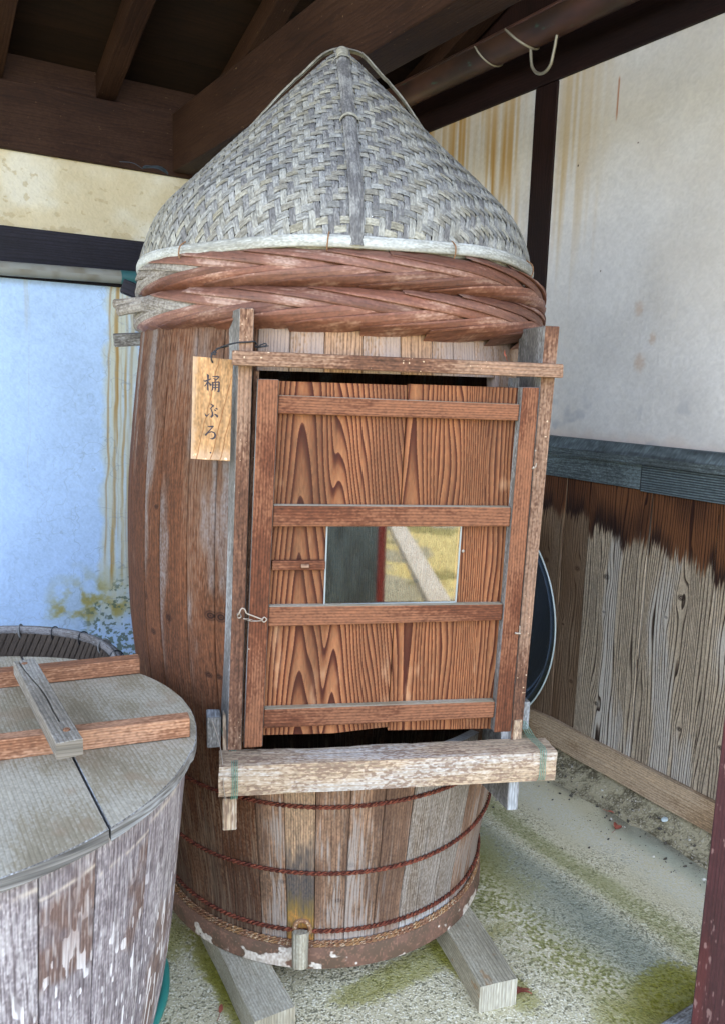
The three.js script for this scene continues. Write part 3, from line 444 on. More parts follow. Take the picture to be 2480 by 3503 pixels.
// ================================================================== right-hand wall with wainscot (local: x along the wall, y up, z out of the wall)
{
  const w = thing('wainscot_wall', 'white plastered wall with plank wainscot below, to the right of the barrel', 'wall', [2.243, 0, -3.5]); w.rotation.y = -Math.PI / 2;
  const put = (name, geo, mat) => mesh(name, geo, mat, w);
  const pan = (name, a0, a1, b0, b1, mat, ou, ov, z = -0.1, th = 0.1) => { const g = plate([[a0, b0], [a1, b0], [a1, b1], [a0, b1]], th, 0, ou, ov); g.translate(0, 0, z); return put(name, g, mat); };
  pan('plaster_panel', 0.0, 1.127, 1.3, 2.61, M.whitePlaster, 0, -1.3); pan('plaster_panel', 1.238, 4.1, 1.3, 2.61, M.whitePlaster, 0, -1.3);
  const bm = (name, a0, a1, b0, b1, c0, c1, g, mat, r = 0.004) => { const k = box(a1 - a0, b1 - b0, c1 - c0, g, r); k.translate((a0 + a1) / 2, (b0 + b1) / 2, (c0 + c1) / 2); return put(name, k, mat); };
  bm('top_beam', 0, 4.1, 2.6, 2.86, -0.1, 0.012, 0, M.beamDark);
  bm('wall_post', 1.125, 1.24, 1.3, 2.599, -0.1, 0.008, 1, M.beamDark);
  { const g = plate([[0, 2.861], [4.1, 2.861], [4.1, 4.22], [0, 2.9]], 0.1, 0); g.translate(0, 0, -0.11); put('gable_boarding', g, M.beamDark); }
  // ledge: sloping cap on two lengths of board
  { const sh = new THREE.Shape([[0, 1.244], [0.052, 1.244], [0.054, 1.27], [0.02, 1.306], [-0.06, 1.312], [-0.06, 1.244]].map((p) => new THREE.Vector2(...p)));
    const g = new THREE.ExtrudeGeometry(sh, { depth: 4.1, bevelEnabled: false, steps: 1 }); const p = g.attributes.position, uv = g.attributes.uv;
    for (let i = 0; i < p.count; i++) { const c = p.getX(i), b = p.getY(i), a = p.getZ(i); p.setXYZ(i, a, b, c); uv.setXY(i, b * 1.2 + c, a); }
    const ix = []; for (let i = 0; i < p.count; i += 3) ix.push(i, i + 2, i + 1); g.setIndex(ix); g.computeVertexNormals(); put('ledge', g, M.ledge); }
  bm('ledge_board', 0, 1.768, 1.157, 1.243, -0.03, 0.03, 0, M.ledge, 0.003); bm('ledge_board', 1.771, 4.1, 1.152, 1.243, -0.03, 0.032, 0, M.ledgeRidged, 0.003);
  const seams = [0, 0.28, 0.55, 0.8, 1.05, 1.24, 1.432, 1.55, 1.814, 2.062, 2.3, 2.55, 2.82, 3.1, 3.35, 3.6, 3.85, 4.1];
  for (let i = 0; i < seams.length - 1; i++) {
    const a0 = seams[i], a1 = seams[i + 1], k = i === 6 ? 0 : i === 7 ? 1 : i === 8 ? 2 : i < 6 ? 0 : i === 9 ? 3 : i % 3 + 1;
    const g = plate([[-(a1 - a0) / 2 + 0.0012, 0], [(a1 - a0) / 2 - 0.0012, 0], [(a1 - a0) / 2 - 0.0012, 0.952], [-(a1 - a0) / 2 + 0.0012, 0.952]], 0.02, 0.0025, 0.14, 0.0);
    g.translate((a0 + a1) / 2, 0.205, (i % 2) * 0.003 - 0.002); put('wainscot_board', g, M.wain[k]);
  }
  pan('backing', 0, 4.1, 0.1, 1.2, M.beamDark, 0, 0, -0.1, 0.09);
  { const g = new THREE.BoxGeometry(4.1, 0.105, 0.05, 160, 4, 2); uvGrain(g, 0, 0.3, 0.1); wobble(g, 0.012, 3, 5); g.translate(2.05, 0.153, 0.012); put('baseboard', g, M.base); }
}
// ================================================================== back wall (local x = world x + 1)
{
  const w = thing('panel_wall', 'pale blue plastered wall with dark rail behind the barrel, stained by drips', 'wall', [-2, 0, -3.5]);
  const put = (name, geo, mat) => mesh(name, geo, mat, w);
  const pan = (name, b0, b1, mat, ou, ov) => { const g = plate([[0, b0], [4.2, b0], [4.2, b1], [0, b1]], 0.1, 0, ou, ov); g.translate(0, 0, -0.1); return put(name, g, mat); };
  pan('blue_panel', 0.02, 1.87, M.bluePanel, -2.1, 0); pan('upper_panel', 2.04, 2.36, M.beigePlaster, -2, -1.95);
  const bm = (name, b0, b1, c0, c1, mat, r = 0.004) => { const k = box(4.2, b1 - b0, c1 - c0, 0, r, 0.13, 0.4); k.translate(2.1, (b0 + b1) / 2, (c0 + c1) / 2); return put(name, k, mat); };
  bm('rail', 1.858, 2.056, -0.1, 0.014, M.rail); bm('upper_beam', 2.341, 2.592, -0.1, 0.02, M.beam); bm('roof_strip', 2.593, 2.78, -0.1, -0.03, M.beam);
}
// ================================================================== roof
{
  const S = 0.356, al = Math.atan(S), w = thing('lean_to_roof', 'dark brown underside of the sloping roof with boards and rafters', 'roof', [0, 2.605, -3.5]);
  const at = (m, x, s, up) => { m.rotation.x = -al; m.position.set(x, Math.sin(al) * s + Math.cos(al) * up, Math.cos(al) * s - Math.sin(al) * up); return m; };
  for (const x of [-1.64, -1.21, -0.78, -0.35, 0.08, 0.512, 0.941, 1.42, 1.85, 2.2]) at(mesh('rafter', box(0.076, 0.09, 4.1, 2, 0.003), M.beam, w), x, 1.8, 0.05);
  const q = rng(3); let s = -0.35; let i = 0;
  while (s < 3.6) { const wd = s < 0 ? 0.55 : 0.36 + q() * 0.06; const m = at(mesh('roof_board', box(4.7, 0.022, wd + 0.03, 0, 0.002), M.roof, w), 0.35, s + wd / 2, 0.112 + (i % 2) * 0.006); m.rotation.x -= 0.015; s += wd; i++; }
}
{
  const b = box(0.123, 0.236, 3.9, 2, 0.005, 0.2, 0.7);
  const m = mesh('ceiling_beam', b, M.beam); m.position.set(1.2685, 2.474, -1.53); tag(m, 'thick dark brown beam running overhead just behind the pointed basket', 'beam');
}
// gutter under the right-hand eave
{
  const g = thing('rain_gutter', 'weathered copper half-round gutter hung high along the white wall', 'gutter', [2.1, 2.743, -3.45]);
  const L = 4.0, R = 0.066, tr = gridGeo(24, 8, (u, v) => { const a = mix(-Math.PI / 2, Math.PI / 2, u); return [Math.sin(a) * R, -Math.cos(a) * R, v * L, a * R, v * L]; });
  mesh('trough', tr, M.copper, g);
  for (const s of [-1, 1]) { const b = new THREE.CylinderGeometry(0.006, 0.006, L, 8); b.rotateX(Math.PI / 2); b.translate(s * R, 0, L / 2); uvGrain(b, 2); mesh('rolled_edge', b, M.copper, g); }
  const arc = (z, r, tilt = 0) => { const pts = []; for (let i = 0; i <= 16; i++) { const a = mix(-Math.PI / 2, Math.PI / 2, i / 16); pts.push(V3(Math.sin(a) * r, -Math.cos(a) * r, z + Math.cos(a) * tilt)); } return pts; };
  mesh('joint_ring', tube(arc(0.95, R + 0.002, 0.04), 0.0035, 24), M.zinc, g);
  mesh('hanger_strap', tube(arc(1.12, R + 0.003, 0.07), 0.0045, 28), M.zinc, g);
  mesh('hanger_hook', tube([V3(-0.004, -0.064, 1.185), V3(-0.004, -0.1, 1.19), V3(-0.004, -0.135, 1.2), V3(-0.004, -0.163, 1.228), V3(-0.004, -0.17, 1.262), V3(-0.004, -0.155, 1.288), V3(-0.004, -0.12, 1.3), V3(-0.004, -0.066, 1.312)], 0.0055, 40, 8), M.zinc, g);
}
// grey pipe on the back wall rail
{
  const p = thing('drain_pipe', 'grey pipe with dark teal end lying along the dark rail', 'pipe', [-0.5, 1.872, -3.45]); p.rotation.z = 0.016;
  const c = (r, x0, x1) => { const g = new THREE.CylinderGeometry(r, r, x1 - x0, 20); const uv = g.attributes.uv; for (let i = 0; i < uv.count; i++) uv.setXY(i, uv.getX(i) * 2 * Math.PI * r, uv.getY(i) * (x1 - x0)); g.rotateZ(-Math.PI / 2); g.translate((x0 + x1) / 2, 0, 0); return g; };
  mesh('pipe_body', c(0.0275, -1.4, 1.465), M.pvc, p); mesh('end_cap', c(0.0285, 1.462, 1.525), M.teal, p);
}
// ================================================================== the barrel bath
const BX = 1.077, BZ = -1.858, TH = rad(22.6), BASE = 0.1;
const tub = thing('barrel_bath', 'tall brown stave barrel with wooden door in its front', 'barrel', [BX, BASE, BZ]);
const part = (name, geo, mat, parent = tub, turned = false) => { const m = mesh(name, geo, mat, parent); m.position.y = parent === tub ? -BASE : 0; if (turned) m.rotation.y = -TH; return m; };
{
  const q = rng(12);
  const seams = [-180, -164, -150, -135, -121, -108, -96, -84.3, -76.5, -66, -57.5, -48.5, -40.4, -32.1, -23, -13.5, -5, 1.5, 9.1, 17.5, 27, 36, 46, 57, 70, 84, 98, 112, 128, 145, 162, 180];
  for (let i = 0; i < seams.length - 1; i++) {
    const a0 = seams[i], a1 = seams[i + 1], bul = (q() - 0.5) * 0.003, ou = q() * 3;
    const cut = a0 >= -48.6 && a1 <= 17.6, plug = a0 === -40.4;
    const left = a1 <= -48;
    const oA = a0 === -57.5 ? 0.085 : a0 === -66 ? 0.03 : ou;
    if (cut) {
      if (plug) part('stave', stave(barrelR, a0, a1, 0.1, 0.655, 0.06, 0.024, bul), M.stavePlug); else part('stave', stave(barrelR, a0, a1, 0.1, 0.655, ou, 0.024, bul), a0 >= -5 ? M.staveGrey : M.staveB);
      part('stave', stave(barrelR, a0, a1, 1.512, 1.785 + q() * 0.006, ou, 0.024, bul), M.staveB);
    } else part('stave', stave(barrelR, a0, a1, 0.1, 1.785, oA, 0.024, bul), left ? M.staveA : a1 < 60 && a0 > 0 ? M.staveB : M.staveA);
  }
  // dark inside: floor and a liner behind the staves
  const li = new THREE.CylinderGeometry(0.4, 0.4, 0.02, 40); li.translate(0, 0.14, 0); part('tub_floor', li, M.dark);
  // iron-rust band, twine and wire hoops
  const bd = gridGeo(120, 4, (u, v) => { const a = u * 2 * Math.PI, pr = [[0.458, 0.101], [0.464, 0.103], [0.4625, 0.13], [0.459, 0.152], [0.449, 0.154]][Math.round(v * 4)]; return [Math.sin(a) * pr[0], pr[1], Math.cos(a) * pr[0], u * 2.95, v * 0.08]; });
  const lip = gridGeo(120, 1, (u, v) => { const a = u * 2 * Math.PI, r = mix(0.42, 0.458, v); return [Math.sin(a) * r, 0.1005, Math.cos(a) * r, u * 2.95, 0.01]; });
  part('base_band', mergeGeometries([bd, lip]), M.band);
  part('twine_hoop', mergeGeometries([ropeRing(0.4555, 0.159, 0.0038, 0.026, 1), ropeRing(0.4535, 0.167, 0.0038, 0.03, 2, 0.0015)]), M.twine);
  part('wire_hoop', ropeRing(barrelR(0.197) + 0.004, 0.197, 0.0048, 0.026, 3, 0.002), M.rust);
  part('wire_hoop', ropeRing(barrelR(0.365) + 0.004, 0.365, 0.0045, 0.028, 4, 0.005), M.rust);
  part('wire_hoop', ropeRing(barrelR(0.545) + 0.004, 0.545, 0.0045, 0.028, 5, 0.005), M.rust);
  // plug low in the front
  const pg = new THREE.CylinderGeometry(0.0205, 0.0185, 0.08, 8, 4); uvGrain(pg, 1, 0.1, 0.2); const p = pg.attributes.position; for (let i = 0; i < p.count; i++) p.setZ(i, p.getZ(i) * 0.75); wobble(pg, 0.003, 5, 40);
  const pm = part('plug', pg, M.sleeper); pm.position.set(Math.sin(rad(-35.6)) * 0.487, 0.172 - BASE, Math.cos(rad(-35.6)) * 0.487); pm.rotation.set(-0.25, rad(-35.6), 0.05, 'YXZ');
  part('bark_rest', (() => { const g = new THREE.TorusGeometry(0.018, 0.0055, 6, 14); uvGrain(g, 1); g.rotateX(-0.3); g.rotateY(rad(-35.6)); g.translate(Math.sin(rad(-35.6)) * 0.459, 0.206, Math.cos(rad(-35.6)) * 0.459); return wobble(g, 0.006, 2, 60); })(), M.twine);
}
// braided bamboo hoops
const HM = [M.hoop, M.hoop.clone(), M.hoop.clone()]; HM[1].color.set(0xd8ccc4); HM[2].color.set(0xfff0e4); HM.forEach((m) => { m.side = THREE.DoubleSide; });
function braid(yc, hh, seed, wobbleY) {
  const h = new THREE.Group(); h.name = numbered('braided_hoop'); tub.add(h); h.position.set(r0.x * 0.02, -BASE, r0.z * 0.02); const upper = yc > 1.68;
  const q = rng(seed), n = 20, C = 2 * Math.PI * 0.5, pitch = C / n, L = pitch * 2.6;
  for (let i = 0; i < n; i++) for (const side of [1, -1]) {
    const s0 = (i + (side > 0 ? 0 : 0.5)) * pitch + (q() - 0.5) * pitch * 0.3, hw = 0.0132 + q() * 0.003, lift = q() * 0.002, LL = L * (0.9 + q() * 0.2), k = 1.2 + q() * 0.12;
    const nu = 36, nv = 8, W9 = [-1, -1, -0.93, -0.6, 0, 0.6, 0.93, 1, 1], D9 = [-0.007, -0.0015, 0, 0.0012, 0.0018, 0.0012, 0, -0.0015, -0.007];
    const g = gridGeo(nv, nu, (v, u) => {
      const t = u, kk = Math.round(v * 8), w = W9[kk];
      const y0 = side * hh * (1.36 - (k + 0.22) * Math.pow(t, 0.95)), s = s0 + LL * t;
      const dy = -side * hh * k * 0.95 / LL, nl = Math.hypot(1, dy), px = -dy / nl, py = 1 / nl;
      const wd = hw * (1 - 0.3 * sstep(0.8, 1, t)) * (1 + 0.12 * Math.sin(t * 5 + i * 2 + side));
      const yy = y0 + w * wd * py, ss = s + w * wd * px, c = clamp(yy / (hh * 1.1), -1, 1);
      const wave = wobbleY * (Math.sin(ss / 0.5 * 1.3 + seed) * 0.6 + Math.sin(ss / 0.5 * 3 + seed * 2) * 0.4);
      const env = Math.sqrt(Math.max(0, 1 - c * c));
      const ad = ((ss / 0.5 * 180 / Math.PI + 540) % 360) - 180, fall = upper ? -0.026 * sstep(0, 62, ad) * sstep(170, 120, ad) - 0.012 * sstep(-70, -112, ad) * sstep(-170, -140, ad) : 0;
      const r = barrelR(yc) + 0.022 + 0.028 * env + (upper ? 0.006 * sstep(10, 60, ad) : 0) + D9[kk] + lift * env - 0.017 * t - 0.005 * sstep(0.85, 1, t) - Math.max(0, Math.abs(yy) - hh * 0.98) * 1.3;
      const a = ss / 0.5; return [Math.sin(a) * r, yc + yy + wave + fall, Math.cos(a) * r, w * hw + i * 0.037 + (side > 0 ? 0.1 : 0), LL * t + i * 0.171];
    });
    const az = ((s0 + LL * 0.4) / 0.5 * 180 / Math.PI + 540) % 360 - 180;
    mesh('strand', g, (az < -82 || az > 62) ? M.hoopGrey : HM[Math.floor(q() * 3)], h);
  }
  return h;
}
M.hoop.side = M.hoopGrey.side = THREE.DoubleSide;
braid(1.72, 0.034, 3, 0.004);
{ const h = braid(1.639, 0.037, 8, 0.003);
  // loose strand ends sticking out at the left
  const D = (az, r, y) => V3(Math.sin(rad(az)) * r, y, Math.cos(rad(az)) * r);
  const flat = (pts, w, th, mat) => { const c = new THREE.CatmullRomCurve3(pts), g = gridGeo(10, 16, (u, v) => { const p = c.getPoint(v), t = c.getTangent(v), up = V3(0, 1, 0).addScaledVector(t, -t.y).normalize(), o = t.clone().cross(up), a = u * Math.PI * 2; p.addScaledVector(up, Math.cos(a) * w).addScaledVector(o, Math.sin(a) * th); return [p.x, p.y, p.z, u * 0.06, v * 0.2]; }); return mesh('strand', g, mat, h); };
  flat([D(-86, 0.505, 1.655), D(-92, 0.523, 1.654), D(-97, 0.545, 1.65), D(-101, 0.565, 1.646)], 0.014, 0.007, M.hoopGrey);
  flat([D(-88, 0.505, 1.664), D(-95, 0.53, 1.664), D(-100, 0.555, 1.663), D(-103, 0.572, 1.663)], 0.011, 0.006, M.hoopGrey);
}
// ------------------------------------------------------------------ door frame (local: x = along the door, y = height, z = out of the barrel)
const sheared = (u0, u1, v0, v1, y0, y1, d0, d1, flare = 0, g = 1, r = 0.0025) => {  // u0..u1 at the bottom, v0..v1 at the top
  const w = u1 - u0, h = y1 - y0, d = d1 - d0, geo = new RoundedBoxGeometry(w, h, d, 1, r); uvGrain(geo, g, offR() * 3, offR() * 3);
  const p = geo.attributes.position;
  for (let i = 0; i < p.count; i++) { const a = p.getX(i) / w + 0.5, t = p.getY(i) / h + 0.5, b = p.getZ(i) / d + 0.5; p.setXYZ(i, mix(mix(u0, u1, a), mix(v0, v1, a), t) + flare * (1 - b) * (1 - a), y0 + t * h, d0 + b * d); }
  geo.computeVertexNormals(); return geo;
};
{
  const sided = (f) => [M.greyFrame, M.greyFrame, M.greyFrame, f, f, f];
  part('door_post', sheared(-0.278, -0.248, -0.253, -0.225, 0.702, 1.632, 0.385, 0.515, -0.024), sided(M.frame), tub, true);
  const rp = part('door_post', sheared(0.361, 0.388, 0.381, 0.414, 0.69, 1.622, 0.365, 0.515, 0), sided(M.frame), tub, true);
  tag(rp, 'post with greyed inner face at the right of the door');
  part('splintered_end', wobble(sheared(0.364, 0.385, 0.365, 0.386, 0.693, 0.742, 0.497, 0.5185, 0, 1, 0.004), 0.007, 7, 70), M.sill, tub, true);
  part('jamb_strip', sheared(-0.249, -0.236, -0.2245, -0.213, 0.705, 1.512, 0.46, 0.485), M.frame, tub, true);
  part('jamb_strip', sheared(0.318, 0.336, 0.336, 0.352, 0.72, 1.512, 0.43, 0.46), M.greyFrame, tub, true);
  part('lintel', (() => { const g = sheared(-0.269, 0.417, -0.268, 0.416, -0.0145, 0.0145, 0.5155, 0.5445, 0, 0, 0.003), p = g.attributes.position; for (let i = 0; i < p.count; i++) p.setY(i, p.getY(i) + 1.5345 - (p.getX(i) + 0.27) * 0.0088); g.computeVertexNormals(); return g; })(), M.frame, tub, true);
  // sill
  const g = new THREE.BoxGeometry(0.741, 0.069, 0.076, 60, 6, 6); uvGrain(g, 0, 0.05, 0.4);
  { const p = g.attributes.position, n = g.attributes.normal; for (let i = 0; i < p.count; i++) { const x = p.getX(i); let y = p.getY(i), z = p.getZ(i);
    const ez = Math.abs(z) > 0.036, ey = Math.abs(y) > 0.033, ex = Math.abs(x) > 0.368; if (ey && ez) { y *= 0.965; z *= 0.97; }
    const back = z < -0.03 && y > 0.02 ? (fb(x * 16 + 50, 3, 999, 999, 4, 3) - 0.55) * 0.018 : 0;
    p.setXYZ(i, x + (ex ? (fb(y * 60 + 9, z * 60 + 9, 999, 999, 3, 2) - 0.5) * 0.004 : 0), y + (fb(x * 9 + 20, z * 20 + 5, 999, 999, 5, 2) - 0.5) * 0.0022, z - Math.min(0, back) ); } }
  g.computeVertexNormals(); g.rotateZ(-0.012); g.translate(0.075, 0.663, 0.547); part('door_sill', g, M.sill, tub, true);
  // brackets: boards on edge, notched for the sill
  const brk = (u, low, wd) => { const pts = [[0.36, 0.512], [0.572, low], [0.572, 0.622], [0.508, 0.622], [0.508, 0.70], [0.485, 0.77], [0.36, 0.77]];
    const k = plate(pts.map(([d, y]) => [d, y]), wd, 0.0015, 0.05, 0); k.rotateY(-Math.PI / 2); k.translate(u + wd, 0, 0); return k; };
  part('bracket', brk(-0.288, 0.55, 0.029), M.sill, tub, true); part('bracket', brk(0.34, 0.552, 0.026), M.greyFrame, tub, true);
  part('packing_block', (() => { const k = box(0.03, 0.07, 0.05, 1, 0.003); k.translate(-0.308, 0.735, 0.47); return wobble(k, 0.006, 3, 30); })(), M.greyFrame, tub, true);
  part('packing_block', (() => { const k = box(0.028, 0.07, 0.05, 1, 0.003); k.translate(0.402, 0.735, 0.46); return wobble(k, 0.006, 3, 30); })(), M.greyFrame, tub, true);
  const loop = (u, du, lean) => tube([V3(u - 0.02 + lean, 0.735, 0.47), V3(u - 0.008 + lean, 0.71, 0.5), V3(u, 0.7005, 0.52), V3(u + du * 0.3, 0.7015, 0.579), V3(u + du * 0.3, 0.697, 0.587), V3(u + du * 0.4, 0.664, 0.5875), V3(u + du * 0.2, 0.629, 0.587), V3(u, 0.624, 0.57), V3(u, 0.624, 0.5)], 0.0008, 50, 5);
  for (let k = 0; k < 4; k++) { part('tie_wire', loop(-0.272 + k * 0.0042, 0.01 - k * 0.002, 0), M.wireGreen, tub, true); part('tie_wire', loop(0.401 + k * 0.0052, 0.012 - k * 0.003, 0.004), M.wireGreen, tub, true); }
  part('tie_wire', tube([V3(-0.31, 0.765, 0.5), V3(-0.296, 0.735, 0.535), V3(-0.288, 0.705, 0.575), V3(-0.286, 0.66, 0.588), V3(-0.282, 0.627, 0.587)], 0.001, 30, 5), M.steel, tub, true);
}
// ------------------------------------------------------------------ door
{
  const door = new THREE.Group(); door.name = numbered('door'); tub.add(door); door.position.y = -BASE; door.rotation.y = -TH; tag(door, 'brown framed door with a small glass pane, hinged on the barrel');
  const dm = (n, g, m) => mesh(n, g, m, door);
  dm('stile', sheared(-0.2435, -0.204, -0.218, -0.176, 0.716, 1.495, 0.503, 0.535), [M.greyFrame, M.greyFrame, M.greyFrame, M.stile, M.stile, M.stile]);
  dm('stile', sheared(0.3125, 0.353, 0.331, 0.369, 0.722, 1.493, 0.503, 0.535), [M.greyFrame, M.greyFrame, M.greyFrame, M.stile, M.stile, M.stile]);
  const ul = (y) => mix(-0.204, -0.176, (y - 0.716) / 0.779) + 0.0005, ur = (y) => mix(0.3125, 0.331, (y - 0.722) / 0.771) - 0.0005;
  const rail = (yl0, yl1, yr0, yr1) => { const g = box(1, 1, 0.03, 0, 0.0), k = new RoundedBoxGeometry(0.51, 0.04, 0.024, 1, 0.003); uvGrain(k, 0, offR() * 3, offR() * 3); const p = k.attributes.position;
    for (let i = 0; i < p.count; i++) { const a = p.getX(i) / 0.51 + 0.5, t = p.getY(i) / 0.04 + 0.5, y = mix(mix(yl0, yr0, a), mix(yl1, yr1, a), t); p.setXYZ(i, mix(ul(y), ur(y), a), y, p.getZ(i) + 0.518); } k.computeVertexNormals(); return k; };
  for (const r of [[1.427, 1.464, 1.422, 1.457], [1.196, 1.241, 1.194, 1.237], [0.982, 1.0265, 0.983, 1.0205], [0.755, 0.7995, 0.755, 0.7945]]) dm('rail', rail(...r), [M.stile, M.stile, M.lid, M.stile, M.stile, M.stile]);
  const seam = (y) => mix(0.073, 0.091, (y - 0.727) / 0.766);
  // texture origin of each board at its lower corner
  const bl = plate([[ul(0.732) - 0.006, 0.732], [-0.05, 0.728], [seam(0.735) - 0.001, 0.737], [seam(1.018) - 0.001, 1.018], [-0.073, 1.018], [-0.07, 1.1935], [seam(1.19) - 0.001, 1.1935], [seam(1.49) - 0.001, 1.4905], [ul(1.49) - 0.006, 1.492]], 0.012, 0.001, 0.24, -0.7); bl.translate(0, 0, 0.5); dm('door_board', bl, M.doorL);
  const br = plate([[seam(0.728) + 0.001, 0.728], [ur(0.72) + 0.003, 0.72], [ur(1.49) + 0.003, 1.491], [seam(1.49) + 0.001, 1.493], [seam(1.19) + 0.001, 1.1935], [0.2165, 1.1935], [0.2125, 1.018], [seam(1.018) + 0.001, 1.018]], 0.012, 0.001, 0.03, -0.7); br.translate(0, 0, 0.4985); dm('door_board', br, M.doorR);
  const gl = plate([[-0.0745, 1.021], [0.2145, 1.0215], [0.219, 1.194], [-0.0715, 1.194]], 0.003, 0.0005); gl.translate(0, 0, 0.5128); dm('window_pane', gl, M.glass);
  const edge = (a, b, w = 0.0016) => { const dx = b[0] - a[0], dy = b[1] - a[1], l = Math.hypot(dx, dy), g = new THREE.BoxGeometry(l, w, 0.0036); g.rotateZ(Math.atan2(dy, dx)); g.translate((a[0] + b[0]) / 2, (a[1] + b[1]) / 2, 0.5144); return g; };
  dm('pane_edge', mergeGeometries([edge([-0.0748, 1.022], [-0.072, 1.194], 0.003), edge([-0.0745, 1.0235], [0.2145, 1.0235], 0.0024), edge([0.2148, 1.023], [0.2192, 1.194], 0.003)]), M.glassEdge);
  // slider latch
  const sl = box(0.112, 0.021, 0.013, 0, 0.003); sl.rotateZ(-0.008); sl.translate(-0.131, 1.112, 0.5185); const slm = dm('slide_latch', sl, M.stile);
  const kb = box(0.018, 0.009, 0.007, 0, 0.002); kb.translate(-0.118, 1.112, 0.5275); dm('latch_knob', kb, M.frame);
  // hook and eye
  const hz = 0.541;
  const hk = mergeGeometries([tube([V3(-0.256, 1.0105, 0.536), V3(-0.256, 1.013, hz), V3(-0.2535, 1.018, hz + 0.004), V3(-0.25, 1.0265, hz + 0.004), V3(-0.246, 1.0285, hz + 0.004), V3(-0.242, 1.025, hz + 0.004), V3(-0.239, 1.018, hz + 0.004), V3(-0.226, 1.0115, hz + 0.003), V3(-0.2125, 1.0055, hz + 0.002), V3(-0.205, 1.0025, hz + 0.002)], 0.0016, 60, 6),
    tube([V3(-0.257, 1.0085, 0.515), V3(-0.255, 1.0065, 0.541), V3(-0.2505, 1.0085, 0.543), V3(-0.2505, 1.0115, 0.536), V3(-0.254, 1.0105, 0.515)], 0.0014, 26, 5), tube([V3(-0.202, 1.007, hz), V3(-0.1975, 1.002, hz), V3(-0.2025, 0.9965, hz), V3(-0.207, 1.0015, hz)], 0.0014, 24, 5, true),
    tube([V3(-0.245, 1.006, 0.541), V3(-0.232, 1.0035, 0.542), V3(-0.222, 1.0005, 0.542), V3(-0.206, 1.0005, 0.543)], 0.0007, 24, 4), tube([V3(-0.246, 1.005, 0.541), V3(-0.228, 0.999, 0.5415), V3(-0.207, 0.9995, 0.542)], 0.0006, 24, 4)]);
  dm('hook_and_eye', hk, M.steel);
  const nail = (u, y, d, r = 0.0022) => { const g = new THREE.SphereGeometry(r, 8, 6); g.scale(1, 1, 0.6); g.translate(u, y, d); return g; };
  dm('screw', nail(0.2265, 1.137, 0.5125, 0.0036), M.steel);
  dm('hinge_pin', mergeGeometries([tube([V3(0.349, 0.955, 0.537), V3(0.356, 0.954, 0.5375), V3(0.3575, 0.957, 0.538), V3(0.3573, 0.972, 0.538)], 0.0014, 24, 5), tube([V3(0.347, 0.956, 0.538), V3(0.36, 0.9545, 0.538)], 0.0022, 8, 6)]), M.steel);
  dm('hinge_pin', mergeGeometries([tube([V3(0.362, 1.322, 0.537), V3(0.37, 1.325, 0.537), V3(0.372, 1.333, 0.537)], 0.0013, 20, 5), nail(0.366, 1.3235, 0.538, 0.003), nail(0.3685, 1.36, 0.536, 0.002)]), M.steel);
  dm('nail', mergeGeometries([nail(-0.232, 0.999, 0.5355, 0.0018), nail(-0.2335, 0.937, 0.5355, 0.0016)]), M.steel);
}
